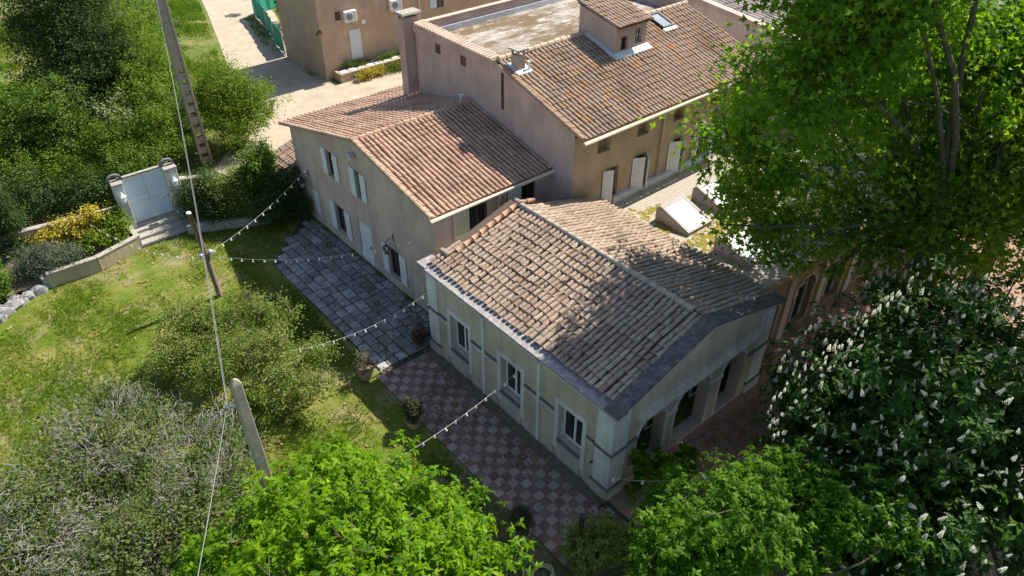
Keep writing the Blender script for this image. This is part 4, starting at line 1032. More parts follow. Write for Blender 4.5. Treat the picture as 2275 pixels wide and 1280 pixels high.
for k in range(9):
    x_ = 23.35 + k * .72; MB().box(x_, x_ + .6, 46.05 + g.uniform(0, .2), 46.6, .58, .66).build('slab', M['white_stone'], pl)
MB().box(24.0, 24.55, 45.4, 45.75, 0, .2).build('loose_block', M['concrete'], None, label='pale loose block on the track below the planter', cat='block')
fn = thing('mesh_fence', (23.6, 56.5, 0), 'green windbreak mesh fence at the corner of the salmon house', 'fence')
path = [(22.68, 53.6), (23.3, 56.5), (24.3, 60.0), (25.2, 64.5), (28.2, 66.0)]
for p, q in zip(path[:-1], path[1:]):
    f = MB(); n = 8
    L_ = Vector((q[0] - p[0], q[1] - p[1], 0)); nn = Vector((-L_.y, L_.x, 0)).normalized() * .02
    for k in range(n):
        a = Vector((p[0], p[1], .05)) + L_ * (k / n); b = Vector((p[0], p[1], .05)) + L_ * ((k + 1) / n); wob = nn * (3 * math.sin(k * 2.1)); wo2 = nn * (3 * math.sin((k + 1) * 2.1))
        f.prism([a + wob, b + wo2, b + wo2 + nn, a + wob + nn], [a + wob + Vector((0, 0, 1.75)), b + wo2 + Vector((0, 0, 1.75)), b + wo2 + nn + Vector((0, 0, 1.75)), a + wob + nn + Vector((0, 0, 1.75))])
    f.build('mesh_panel', M['mesh_green'], fn)
for p in path: 
    f = MB(); f.tube([(p[0] - .06, p[1], 0), (p[0] - .06, p[1], 1.9)], .04, 6); f.build('post', M['galv'], fn)

# ------------------------------------------------------------------ GATE AND GARDEN WALLS
YG = 35.65
gt = thing('garden_gate', (6.65, YG, .42), 'white double-leaf metal gate between rendered pillars', 'gate')
for x0, x1 in ((5.66, 6.66), (6.68, 7.62)):
    f = MB(); f.box(x0, x1, YG, YG + .05, .48, 2.9); lf = f.build('gate_leaf', plain('sky_tinted_white_gate', (.58, .68, .78), .4, .05, 1.5, dirt=(.5, .55, .6), dirt_amt=.35), gt)  # blue cast of the sky is mixed into the white leaf colour
    f = MB()
    for z in (.5, 1.65, 2.82): f.box(x0 + .01, x1 - .01, YG - .025, YG + .001, z, z + .07)
    f.build('rail', M['white_metal'], lf)
MB().box(5.5, 7.8, YG - .1, YG + .3, .3, .475).build('threshold', M['concrete'], gt)
MB().box(5.55, 7.75, YG - .06, YG + .12, 2.92, 3.0).build('lintel', M['concrete'], gt)
for x0, x1, lb in ((5.2, 5.64, 'pale rendered gate pillar on the yellow bush side of the white gate'), (7.64, 8.2, 'pale rendered gate pillar on the hedge side of the white gate')):
    gw = thing('gate_pillar', ((x0 + x1) / 2, YG, 0), lb, 'gate pillar', 'pillars of the white gate')
    MB().box(x0, x1, YG - .4, YG + .12, 0, 2.85).build('pillar', M['gate_wall'], gw, bevel=.02)
    MB().box(x0 - .04, x1 + .04, YG - .44, YG + .18, 2.85, 2.93).build('cap', M['concrete'], gw, bevel=.02)
    c = MB(); cx_ = (x0 + x1) / 2; n = 14
    for k in range(n):
        w0, w1 = math.pi * k / n, math.pi * (k + 1) / n
        qq = [(cx_ + .24 * math.cos(w0), 2.97 + .2 * math.sin(w0)), (cx_ + .36 * math.cos(w0), 2.97 + .30 * math.sin(w0)), (cx_ + .36 * math.cos(w1), 2.97 + .30 * math.sin(w1)), (cx_ + .24 * math.cos(w1), 2.97 + .2 * math.sin(w1))]
        c.prism([(u, YG - .1, v) for u, v in qq], [(u, YG + .08, v) for u, v in qq])
    c.build('scroll', M['dark_stone'], gw)
for x_, lb in ((5.42, 'white lantern on the left gate pillar'), (7.9, 'white lantern on the right gate pillar')):
    t = thing('pillar_lantern', (x_, YG - .6, 2.0), lb, 'lantern', 'white lanterns on the gate pillars')
    g_ = MB(); g_.lathe((x_, YG - .62, 2.0), [(.05, 0), (.11, .06), (.13, .3), (.17, .34), (.04, .5), (.02, .56)], 8); g_.build('body', M['white_metal'], t)
    g_ = MB(); g_.tube([(x_, YG - .44, 2.1), (x_, YG - .62, 2.02)], .02, 6); g_.build('arm', M['white_metal'], t)
st = thing('garden_steps', (6.4, 34.6, 0), 'worn concrete steps down from the white gate', 'steps')
for k, (y0, y1, z) in enumerate(((34.9, 35.6, .42), (34.45, 34.9, .28), (34.0, 34.45, .14))):
    MB().prism([(5.3, y0, 0), (7.9, y0, 0), (7.9, y1, 0), (5.3, y1, 0)], [(5.3, y0 + .02, z), (7.9, y0 + .02, z), (7.9, y1, z), (5.3, y1, z)]).build('step', M['concrete'], st, bevel=.02)
def gwall(pts, z0, h, th, name, label, mat, capm=None, captop=.08):
    t = thing(name, (pts[0][0], pts[0][1], z0), label, 'wall')
    for p, q in zip(pts[:-1], pts[1:]):
        d = Vector((q[0] - p[0], q[1] - p[1], 0)); n = Vector((-d.y, d.x, 0)).normalized() * th / 2; a = Vector((p[0], p[1], z0)); b = Vector((q[0], q[1], z0)); up = Vector((0, 0, h))
        MB().prism([a - n, b - n, b + n, a + n], [a - n + up, b - n + up, b + n + up, a + n + up]).build('wall', mat, t)
        if capm:
            n2 = n * 1.18; c = Vector((0, 0, h)); c2 = Vector((0, 0, h + captop))
            MB().prism([a - n2 + c, b - n2 + c, b + n2 + c, a + n2 + c], [a - n2 + c2, b - n2 + c2, b + n2 + c2, a + n2 + c2]).build('coping', capm, t, bevel=.015)
    return t
gwall([(5.2, 33.95), (3.2, 33.35), (1.1, 33.45)], 0, .68, .24, 'retaining_wall', 'low stained retaining wall below the yellow bush', M['garden_wall'], M['concrete'])
gwall([(1.0, 33.35), (.85, 34.3)], 0, .6, .22, 'wall_return', 'short grey end return of the low retaining wall', M['concrete'])
gwall([(5.25, 34.0), (5.25, 35.2)], 0, .62, .2, 'stair_wall', 'narrow side wall along the gate steps', M['gate_wall'], M['concrete'])
gwall([(8.2, 35.6), (13.2, 32.5)], 0, 2.05, .28, 'boundary_wall', 'old boundary wall behind the hedge right of the gate', M['garden_wall'], M['concrete'])
gwall([(5.2, 35.7), (-12, 38.6)], 0, 1.5, .28, 'boundary_wall', 'old boundary wall behind the yellow bush left of the gate', M['garden_wall'], M['concrete'])
gwall([(7.5, 33.75), (11.2, 32.0)], 0, .5, .25, 'bed_edging', 'low concrete edging wall in front of the hedge', M['concrete'])
bed = MB(); bed.face([(-3, 33.2, .3), (1, 33.6, .3), (3.2, 33.5, .45), (5.1, 34.0, .55), (5.1, 35.5, .5), (-12, 38.4, .4), (-12, 33, .2)]); bed.build('planting_bed', M['soil'], None, kind='structure', label='shady raised planting bed left of the gate')
bed = MB(); bed.face([(7.6, 33.9, .4), (11.2, 32.1, .4), (13, 32.4, .4), (8.3, 35.4, .45)]); bed.build('planting_bed', M['soil'], None, kind='structure', label='shady planting bed under the hedge right of the gate')
sr = thing('small_tiled_shed', (13.1, 32.8, 0), 'low tiled lean-to roof at the hedge end of the beige house', 'shed')
MB().box(12.4, 15.5, 32.1, 34.4, 0, 2.15).build('wall', M['wall_annex'], sr)
rf = MB(); US = Vector((.95, 0, .3)).normalized(); pans(rf, (12.2, 32.05, 2.15), (0, 1, 0), US, 11, .23, 3.3); roof = rf.build('roof', M['pan_anx'], sr); tiles(roof, 'tile_main', (12.2, 32.05, 2.15), (0, 1, 0), US, 11, .23, 9, .37, 99)
# rocks edging the lawn
g = random.Random(9)
RK = [(.55, 33.35, .34), (.05, 33.2, .30), (-.15, 33.0, .22), (-.55, 32.85, .36), (-.95, 32.6, .32), (-1.25, 32.25, .3), (-1.7, 32.0, .34), (.3, 33.75, .25), (-.4, 33.3, .28), (-1.0, 33.0, .24), (.75, 33.7, .28)]
where = ['beside the end of the retaining wall', 'second from the wall end at the lawn edge', 'small one third from the wall end', 'pointed one midway along the row', 'leaning one left of the pointed rock', 'lower one near the left picture edge', 'leftmost one at the picture edge', 'in shade behind the wall end rock', 'in shade behind the pointed rock', 'in shade at the left back', 'tucked against the wall return']
for k, (x_, y_, r_) in enumerate(RK):
    mb = MB(); n = 7; prof = []
    for lv in range(4):
        z = (-.15, .35, .75, 1.0)[lv] * r_ * 1.1; rr = (1.0, 1.05, .8, .3)[lv] * r_
        prof.append([(x_ + rr * math.cos(6.28 * q / n + k) * g.uniform(.75, 1.2) * 1.25, y_ + rr * math.sin(6.28 * q / n + k) * g.uniform(.75, 1.2) * .8, z + g.uniform(-.05, .05)) for q in range(n)])
    i0 = len(mb.v)
    for ring in prof: mb.v.extend(ring)
    for lv in range(3):
        for q in range(n): mb.f.append((lv * n + q, lv * n + (q + 1) % n, (lv + 1) * n + (q + 1) % n, (lv + 1) * n + q)); mb.m.append(0)
    mb.f.append(tuple(3 * n + q for q in range(n))); mb.m.append(0)
    mb.build('rock', M['rock'], None, label='rough pale edging rock, ' + where[k], cat='rock', group='rocks edging the lawn')

# ------------------------------------------------------------------ POLES, CABLES, STRING LIGHTS
pp = thing('concrete_pole', (11.15, 40.6, 0), 'tall tapering concrete utility pole with holes rising beside the track', 'pole')
mb = MB(); zt = 11.5
def ring(h, hw, hd): return [(11.15 - hw, 40.6 - hd, h), (11.15 + hw, 40.6 - hd, h), (11.15 + hw, 40.6 + hd, h), (11.15 - hw, 40.6 + hd, h)]
# two flanges with webs between the holes
for s_ in (-1, 1):
    a = [(11.15 + s_ * .34, 40.40), (11.15 + s_ * .20, 40.40), (11.15 + s_ * .20, 40.8), (11.15 + s_ * .34, 40.8)]
    b = [(11.15 + s_ * .22, 40.46), (11.15 + s_ * .12, 40.46), (11.15 + s_ * .12, 40.74), (11.15 + s_ * .22, 40.74)]
    if s_ > 0: a = a[::-1]; b = b[::-1]
    mb.prism([(x_, y_, 0) for x_, y_ in a], [(x_, y_, zt) for x_, y_ in b])
for k in range(18):
    z = .0 + k * .62
    hh = .40 if k < 9 else .62
    f_ = 1 - z / zt * .36
    mb.box(11.15 - .2 * f_, 11.15 + .2 * f_, 40.48, 40.72, z, z + hh)
mb.build('shaft', M['pole_concrete'], pp, bevel=.015)
np_ = thing('concrete_post', (2.95, 13.45, 0), 'shorter square concrete utility post in front of the olive-green shrub', 'pole')
mb = MB(); a = [(-.155, -.11), (.155, -.11), (.155, .11), (-.155, .11)]
ca, sa = math.cos(R(6)), math.sin(R(6))
def rr_(x_, y_, k): return (2.95 + (x_ * ca - y_ * sa) * k, 13.45 + (x_ * sa + y_ * ca) * k)
mb.prism([(*rr_(x_, y_, 1.1), 0) for x_, y_ in a], [(*rr_(x_, y_, .78), 7.9) for x_, y_ in a]); mb.prism([(*rr_(x_, y_, .78), 7.9) for x_, y_ in a], [(*rr_(x_ * .15, y_ * .4, .78), 8.04) for x_, y_ in a])
mb.build('shaft', M['pole_concrete'], np_, bevel=.02)
g_ = MB(); g_.tube([(2.88, 13.42, 7.25), (2.62, 13.5, 7.28)], .025, 6); g_.tube([(2.66, 13.49, 7.28), (2.60, 13.51, 7.28)], .05, 8); g_.build('insulator', M['galv'], np_)
wp = thing('wooden_pole', (6.62, 27.95, 0), 'weathered wooden pole carrying the garden light strings', 'pole')
g_ = MB(); g_.tube([(6.66, 27.9, -.2), (6.6, 27.95, 2.2), (6.45, 28.0, 4.3)], [.13, .12, .10], 10); g_.build('shaft', M['grey_wood'], wp, smooth=True)
g_ = MB(); g_.tube([(6.45, 28.0, 4.3), (6.448, 28.0, 4.36)], [.105, .09], 10); g_.build('cap', M['white_metal'], wp)
for dx in (-.22, .2):
    g_ = MB(); g_.lathe((6.6 + dx, 27.9, 2.15), [(.06, 0), (.11, .03), (.11, .2), (.05, .26)], 8); g_.build('spotlight', M['galv'], wp)
def catenary(p, q, sag, n=24):
    p = Vector(p); q = Vector(q); return [p.lerp(q, k / n) - Vector((0, 0, sag * 4 * (k / n) * (1 - k / n))) for k in range(n + 1)]
def cable(name, p, q, sag, r, label, mat='cable'):
    g_ = MB(); pts = catenary(p, q, sag, 30); g_.tube(pts, r, 5); o = g_.build(name, M[mat], None, label=label, cat='cable'); return o
cable('power_cable', (10.95, 40.4, 9.6), (2.62, 13.5, 7.25), .9, .009, 'grey power cable from the tall pole to the near concrete post')
cable('power_cable', (10.95, 40.5, 9.4), (2.64, 13.52, 7.15), 1.1, .006, 'slacker grey power cable hanging beside the thicker one')
cable('power_cable', (2.60, 13.5, 7.25), (-1.9, 3.4, 10.7), .12, .009, 'grey power cable from the near concrete post towards the lower picture edge')
def lights(p, q, sag, nb, label, b0=.06, b1=.97):
    t = thing('light_string', p, label, 'string lights', 'bulb strings over the garden')
    pts = catenary(p, q, sag, 32)
    g_ = MB(); g_.tube(pts, .008, 4); g_.build('wire', M['wire'], t)
    me = MB().lathe((0, 0, 0), [(.012, 0), (.022, -.01), (.024, -.06), (.042, -.10), (.042, -.125), (.016, -.15)], 8).mesh('bulb', M['bulb'], True)
    P0, Q0 = Vector(p), Vector(q)
    for k in range(nb):
        f = b0 + (b1 - b0) * k / max(nb - 1, 1)
        o = bpy.data.objects.new('bulb', me); COL.objects.link(o); par(o, t); o.location = P0.lerp(Q0, f) - Vector((0, 0, sag * 4 * f * (1 - f)))
        o.rotation_euler = (random.uniform(-.2, .2), random.uniform(-.2, .2), 0)
lights((6.6, 27.9, 2.25), (12.98, 29.7, 3.9), .35, 14, 'bulb string from the wooden pole up to the shuttered gable window')
lights((6.6, 27.9, 2.2), (12.98, 21.3, 3.6), .55, 18, 'bulb string from the wooden pole across the stone paving')
lights((6.6, 27.9, 2.2), (3.4, 35.7, 1.7), .75, 16, 'bulb string from the wooden pole past the gate steps')
lights((6.4, 19.6, 2.6), (11.84, 19.05, 2.75), .45, 13, 'bulb string from the shrub to the corner of the small house')
lights((11.84, 13.4, 2.95), (5.0, 12.6, 3.4), .35, 15, 'bulb string from the small house wall to the bright green tree')
lights((11.0, 8.6, 2.5), (12.8, 6.4, 3.2), .2, 4, 'short bulb string near the corner plinth of the small house')

# ------------------------------------------------------------------ POTS, HOSE, LAMP POST
def topiary(x_, y_, r, h, label, mat='leaf_box', potr=.3, poth=.42, seed=1, loose=False, potmat='terracotta'):
    t = thing('potted_shrub', (x_, y_, 0), label, 'potted plant', 'clipped shrubs in pots along the terrace')
    g_ = MB(); g_.lathe((x_, y_, 0), [(potr * .7, 0), (potr * .95, poth * .85), (potr * 1.08, poth * .86), (potr * 1.08, poth), (potr * .9, poth), (potr * .88, poth * .9)], 18); g_.build('pot', M[potmat], t, smooth=False)
    g_ = MB(); g_.tube([(x_, y_, poth * .8), (x_, y_, poth + h * .5)], .03, 6); g_.build('stem', M['bark'], t)
    z = poth + h * .48
    v, tr, rnd, C0 = crown([(x_, y_, z, r * .8, r * .8, h * .46)], 90 if not loose else 60, 45 if not loose else 20, .055, .02, M[mat], seed, sig=r * .2, shell=.8, zmin=poth)
    np_obj('foliage', v, tr, M[mat], t, rnd)
topiary(8.88, 19.2, .36, .95, 'dry brownish shrub in a terracotta pot at the paving corner', 'leaf_dry', seed=21, loose=True)
topiary(8.9, 15.95, .36, .95, 'egg-shaped clipped shrub in a terracotta pot midway along the terrace', seed=22)
topiary(8.85, 10.0, .36, 1.0, 'egg-shaped clipped shrub in a pale pot near the leafy tree', seed=23, potmat='pale_pot')
t = thing('wall_shrub', (11.75, 19.35, 0), 'small reddish-brown shrub at the left corner of the small house', 'shrub')
v, tr, rnd, C0 = crown([(11.6, 19.4, .55, .32, .35, .5)], 50, 30, .06, .025, M['leaf_dry'], 24, sig=.1, zmin=.1); np_obj('foliage', v, tr, leafmat('red_brown_leaf', [(0, (.06, .035, .025)), (1, (.14, .08, .05))], .15, (1, 1, 1)), t, rnd)
g_ = MB(); g_.tube([(11.6, 19.4, 0), (11.6, 19.4, .6)], .02, 5); g_.build('stem', M['bark'], t)
lp = thing('lamp_bollard', (9.75, 8.35, 0), 'black lamp post among the shrubs by the terrace end', 'lamp post')
g_ = MB(); g_.tube([(9.75, 8.35, 0), (9.75, 8.35, 1.5)], .05, 8); g_.build('post', M['black_metal'], lp)
g_ = MB(); g_.tube([(9.75, 8.35, 1.5), (9.75, 8.35, 2.05)], .085, 10); g_.build('head', M['black_metal'], lp)
g_ = MB()
for k in range(5):
    r_ = .42 - k * .035
    g_.tube([(8.45 + r_ * math.cos(q) + .03 * math.sin(3 * q + k), 8.55 + r_ * .8 * math.sin(q), .05 + .025 * k + .02 * math.sin(2 * q + k)) for q in np.linspace(0, 2 * math.pi, 25)], .016, 5, False)
g_.build('garden_hose', M['hose'], None, label='coil of pale garden hose at the bottom edge by the terrace', cat='hose')
t = thing('hose_reel', (20.9, 9.6, 0), 'white hose ring hanging at the right end of the arched front', 'hose')
g_ = MB()
g_.tube([(20.75 + .42 * math.cos(q), 9.75 + .1 * math.sin(q), 1.15 + .42 * math.sin(q)) for q in np.linspace(0, 2 * math.pi, 25)], .035, 6, False); g_.build('hose_coil', M['white_metal'], t, smooth=True)
g_ = MB(); g_.tube([(20.1, 9.2, 3.3), (20.4, 9.5, 2.1), (20.7, 9.75, 1.6)], .012, 4); g_.build('wire', M['wire'], t)
g_ = MB(); g_.tube([(20.75, 9.75, 0), (20.75, 9.75, 1.55)], .03, 6); g_.build('post', M['galv'], t)

# ------------------------------------------------------------------ TREES
# bright spring trees at the bottom
tree('leafy_tree', 'bright lime green tree with drooping leaves at the bottom centre', 'tree', (3.6, 9.9, 0),
     [(3.5, 10.4, 4.6, 2.1, 2.0, 1.7), (5.4, 9.8, 3.7, 1.8, 1.7, 1.3), (4.7, 11.9, 3.7, 1.5, 1.3, 1.1), (2.3, 9.3, 4.2, 1.7, 1.6, 1.5), (5.9, 8.6, 3.0, 1.4, 1.4, 1.2), (3.6, 8.4, 4.3, 1.8, 1.7, 1.4), (1.6, 12.4, 3.4, 1.3, 1.2, .9, 1.1), (.5, 12.9, 2.9, .7, .6, .45, .9), (2.9, 12.9, 4.0, 1.2, 1.0, .8, 1.3), (4.3, 13.0, 3.7, 1.1, .9, .8, 1.2), (.9, 13.6, 2.8, .7, .6, .45, .9), (.9, 10.6, 3.4, 1.1, 1.1, .9, .7), (6.6, 10.0, 3.0, .9, .9, .8)],
     680, 10, .155, .036, 'leaf_bright', 101, r0=.16, fork=1.5, n_main=16, n_sub=420, lvar=.5, sig=.24, droop=.35, shape=1, whorl=7, shell=.45)
tree('leafy_tree', 'green leafy tree half in shade in front of the arched front', 'tree', (11.6, 4.8, 0),
     [(11.0, 4.6, 4.2, 1.7, 1.6, 1.5), (12.6, 5.3, 3.3, 1.5, 1.4, 1.2), (10.3, 5.6, 3.0, 1.2, 1.2, 1.0), (13.6, 5.0, 3.1, 1.4, 1.2, 1.1), (11.9, 6.6, 2.4, 1.3, 1.0, .9), (10.0, 4.4, 3.2, 1.5, 1.5, 1.2), (12.6, 7.3, 1.5, .8, .6, .6, .6), (14.6, 4.2, 2.8, 1.5, 1.2, 1.0), (15.2, 5.2, 2.2, 1.0, .9, .8, .7), (14.9, 2.9, 3.6, 1.4, 1.3, 1.0), (13.4, 3.4, 3.6, 1.3, 1.2, 1.0)],
     560, 10, .15, .036, 'leaf_fresh', 102, r0=.13, fork=1.2, n_main=10, n_sub=140, sig=.25, droop=.35, shape=1, whorl=7, shell=.5)
tree('leafy_shrub', 'dark leafy shrub round the lamp post at the terrace end', 'shrub', (10.1, 7.9, 0),
     [(10.1, 7.9, .9, .8, .7, .8), (9.5, 8.1, .8, .5, .6, .7), (10.6, 7.4, 1.0, .6, .6, .6)], 120, 10, .12, .03, 'leaf_olive', 103, r0=.05, fork=.4, n_main=6, n_sub=30, sig=.14, whorl=6, shape=0, zmin=.1)
tree('leafy_shrub', 'tall weed-like shrub climbing at the corner pillar of the arched front', 'shrub', (13.0, 8.9, 0),
     [(12.9, 8.85, 1.2, .35, .3, 1.1), (13.9, 8.6, .7, .5, .35, .7), (14.7, 8.4, .6, .5, .4, .5)], 70, 8, .13, .035, 'leaf_fresh', 104, r0=.03, fork=.4, n_main=5, n_sub=20, sig=.12, whorl=6, shape=0, zmin=.1)
# horse chestnut with candles
ct, CC = tree('chestnut_tree', 'dark chestnut tree covered in white flower spikes at the right', 'tree', (19.3, 2.6, 0),
     [(19.4, 3.0, 4.4, 3.5, 3.3, 3.0), (17.3, 4.5, 3.2, 2.3, 2.4, 2.2), (19.0, 6.0, 3.4, 2.4, 1.6, 1.9), (22.2, 4.8, 4.2, 2.8, 2.4, 2.2), (16.6, 1.8, 3.0, 2.6, 2.8, 2.2), (20.9, 1.0, 4.0, 3.4, 3.0, 2.6), (15.0, 2.0, 2.0, 1.8, 1.8, 1.5)],
     900, 9, .22, .055, 'leaf_chestnut', 111, r0=.32, fork=2.0, n_main=12, n_sub=160, sig=.38, droop=.3, shape=0, whorl=6, shell=.6, zmin=.5)
fm = MB()
g = random.Random(12)
for lv in range(7):
    z = .02 + lv * .035; r_ = .062 * (1 - lv / 8.5)
    for k in range(6 if lv < 5 else 4):
        w = 6.28 * k / 6 + lv * .5; cx_, cy_ = r_ * math.cos(w), r_ * math.sin(w)
        d_ = .026
        fm.face([(cx_ - d_, cy_, z), (cx_, cy_ - d_, z + .012), (cx_ + d_, cy_, z), (cx_, cy_ + d_, z + .02)])
fme = fm.mesh('flower_spike', M['petal'])
gg = np.random.default_rng(77)
LB = [(19.4, 3.0, 4.4, 3.5, 3.3, 3.0), (17.3, 4.5, 3.2, 2.3, 2.4, 2.2), (19.0, 6.0, 3.4, 2.4, 1.6, 1.9), (22.2, 4.8, 4.2, 2.8, 2.4, 2.2), (16.6, 1.8, 3.0, 2.6, 2.8, 2.2), (20.9, 1.0, 4.0, 3.4, 3.0, 2.6), (15.0, 2.0, 2.0, 1.8, 1.8, 1.5)]
cand = []
while len(cand) < 620:
    l = LB[gg.integers(len(LB))]; d_ = gg.normal(size=3); d_ /= np.linalg.norm(d_)
    if d_[2] < -.1: continue
    p = np.array(l[:3]) + d_ * np.array(l[3:6]) * 1.07
    if any((((p - np.array(m_[:3])) / np.array(m_[3:6])) ** 2).sum() < .95 for m_ in LB): continue
    if np.dot(d_, np.array([0, 0, 20]) - p) < 0: continue
    if any(np.linalg.norm(p - c_) < .2 for c_ in cand): continue
    if gg.random() < .5 + .5 * math.sin(p[0] * 2.3 + 1.7 * math.sin(p[1] * 1.9)) * math.sin(p[2] * 2.1 + p[1]): continue
    cand.append(p)
cand.sort(key=lambda p: np.linalg.norm(p - np.array([0, 0, 20.])))
V = []; T_ = []; cnt = 0
v0 = np.array([v.co[:] for v in fme.vertices]); t0 = np.array([(p.vertices[0], p.vertices[1], p.vertices[2]) for p in fme.polygons] + [(p.vertices[0], p.vertices[2], p.vertices[3]) for p in fme.polygons])
for k, p in enumerate(cand):
    sc = gg.uniform(.55, 1.3)
    if k < 300:
        o = bpy.data.objects.new('flower_spike', fme); COL.objects.link(o); par(o, ct); o.location = p; o.scale = (sc * .62, sc * .62, sc * .85); o.rotation_euler = (gg.normal() * .4, gg.normal() * .4, gg.random() * 6)
    else:
        V.append(v0 * sc * np.array([.62, .62, .85]) + p); T_.append(t0 + cnt); cnt += len(v0)
if V: np_obj('flower_spikes', np.concatenate(V), np.concatenate(T_), M['petal'], ct, None, kind='stuff')
# plane trees
PL = dict(bark='bark_plane', shape=2, droop=.15, sig=.40, up=.4, shell=.35, n_sub=170, group='plane trees beside the low wing')
tree('plane_tree', 'broad plane tree whose branches overhang the gravel roof', 'tree', (27.4, 7.1, 0),
     [(20.9, 12.3, 9.6, 1.8, 1.5, 1.7, 0.85), (20.8, 11.0, 8.0, 1.7, 1.6, 1.6, 0.85), (20.9, 10.2, 6.3, 1.4, 1.2, 1.1, 0.85), (22.6, 11.4, 11.2, 2.0, 1.8, 1.8, 0.5), (22.2, 10.3, 8.8, 1.9, 1.7, 1.8, 0.5), (23.2, 9.4, 6.6, 1.8, 1.4, 1.4, 0.5), (24.2, 10.0, 9.8, 2.2, 2.0, 2.2, 0.5), (25.2, 8.8, 7.2, 2.0, 1.8, 1.8, 0.5), (27.0, 9.5, 10.8, 2.5, 2.3, 2.6, 0.5), (23.0, 11.8, 12.5, 2.0, 1.5, 1.8, 0.5), (22.3, 9.3, 13.8, 2.5, 2.2, 2.0, 1.15), (23.5, 10.0, 16.0, 2.8, 2.5, 1.9, 1.15), (21.0, 9.5, 11.0, 1.8, 1.8, 1.7, 0.5), (25.5, 8.6, 13.0, 2.6, 2.4, 2.2, 0.5), (20.0, 10.2, 12.1, 1.7, 1.6, 1.5, 1.1), (21.2, 10.2, 14.8, 2.4, 2.0, 1.7, 4.02), (21.6, 9.4, 12.6, 1.8, 1.5, 1.5, 1.1), (20.4, 11.7, 11.4, 1.6, 1.3, 1.3, 1.0), (21.5, 11.2, 16.5, 2.0, 1.3, 1.3, 3.45), (22.2, 8.9, 16.0, 2.4, 1.6, 1.6, 4.02), (18.9, 9.6, 11.4, 1.0, 1.2, 1.0, 1.1), (21.4, 11.2, 6.3, 1.0, 0.9, 0.8, 0.85), (21.1, 11.9, 5.3, 0.8, 0.7, 0.5, 0.68), (21.6, 12.6, 6.4, 0.8, 0.8, 0.7, 0.85), (21.4, 9.9, 5.3, 1.0, 0.7, 0.7, 0.85), (22.4, 9.0, 5.8, 1.3, 1.0, 1.0, 0.5), (23.8, 7.6, 5.4, 1.3, 1.0, 1.0, 0.5), (23.3, 8.7, 5.0, 1.2, 1.0, 0.9, 0.5), (25.0, 8.4, 5.6, 1.5, 1.2, 1.1, 0.5), (20.1, 11.5, 7.3, 1.0, 1.0, 1.0, 1.0), (20.5, 10.5, 5.6, 1.0, 0.8, 0.6, 1.0), (20.5, 12.9, 8.6, 1.0, 0.9, 0.9, 1.0), (22.6, 12.6, 7.0, 1.1, 0.9, 0.9, 0.8), (24.0, 12.0, 6.6, 1.2, 1.0, 0.9, 0.8), (22.9, 11.2, 5.4, 1.1, 0.8, 0.6, 0.8), (20.9, 9.6, 4.9, 0.7, 0.5, 0.5, 0.8)],
     1780, 26, .21, .105, 'leaf_plane', 121, r0=.34, fork=4.2, n_main=24, **PL)
tree('plane_tree', 'tall plane tree with a thick dark trunk right of the yard', 'tree', (31.0, 6.1, 0),
     [(31, 8.0, 11.0, 3.2, 3.2, 3.8), (30.5, 10.8, 9.0, 2.8, 2.4, 2.6), (33.0, 6.0, 12.5, 3.6, 3.6, 4.0), (29.0, 6.0, 9.0, 2.6, 2.4, 2.4), (29.0, 7.0, 13.0, 2.6, 2.6, 2.4), (28.6, 11.2, 7.6, 2.0, 1.6, 1.6), (28.5, 4.5, 7.0, 2.0, 1.8, 1.6), (26.6, 7.2, 5.8, 1.7, 1.3, 1.2), (26.2, 6.4, 4.6, 1.5, 1.2, 1.0), (28.2, 7.4, 7.6, 1.8, 1.5, 1.6), (25.6, 7.2, 3.8, 1.3, 1.0, .9), (28, 7.9, 10.9, 1.8, 1.6, 1.6), (28, 6.9, 9.6, 1.6, 1.4, 1.5), (26.5, 5.4, 7.6, 1.4, 1.2, 1.3), (26.5, 7.6, 8.1, 1.5, 1.3, 1.4), (26.4, 5.8, 6.4, 1.4, 1.1, 1.1), (28.8, 8.2, 12.2, 1.8, 1.6, 1.5), (25.0, 8.0, 8.6, 1.5, 1.3, 1.5), (25.3, 6.6, 8.2, 1.3, 1.2, 1.4), (24.6, 7.2, 6.4, 1.3, 1.1, 1.1), (26.0, 6.8, 10.2, 1.5, 1.4, 1.5), (25.8, 5.8, 5.2, 1.4, 1.1, 1.0), (27.2, 4.8, 5.4, 1.5, 1.2, 1.2), (24.4, 7.0, 4.4, 1.1, .9, .7)],
     1400, 25, .21, .105, 'leaf_plane', 122, r0=.36, fork=4.6, n_main=18, **PL)
tree('plane_tree', 'plane tree rising behind at the upper right picture edge', 'tree', (37.5, 9.5, 0),
     [(37, 11, 10.5, 4.0, 4.0, 4.4), (38.5, 14.0, 10.0, 3.6, 2.8, 3.8), (41, 10, 11.5, 4, 4, 4.2), (34.5, 13.0, 8.5, 2.8, 2.2, 2.6)],
     600, 26, .22, .11, 'leaf_plane', 123, r0=.34, fork=5.0, n_main=14, **PL)
tree('plane_tree', 'light-leaved plane tree furthest back over the rear hall eaves', 'tree', (45.5, 12.0, 0),
     [(45, 13.0, 9.5, 4.5, 3.6, 4.4), (49, 12, 10.5, 4.5, 4, 4.5)],
     380, 40, .24, .12, 'leaf_mid', 124, r0=.3, fork=5.0, n_main=10, **PL)
tree('plane_tree', 'plane tree at the right picture edge shading the chestnut', 'tree', (29.5, 1.0, 0),
     [(27.5, 2.5, 11.5, 4.2, 3.6, 3.6), (24.8, 4.2, 12.8, 3.0, 2.8, 2.4), (25.5, .5, 10.5, 3.2, 3.0, 2.8), (30.5, 1.0, 13.0, 4, 4, 3.6), (22.3, 4.2, 14.8, 2.6, 2.2, 1.8)],
     430, 24, .22, .11, 'leaf_plane', 125, r0=.34, fork=5.0, n_main=14, **PL)
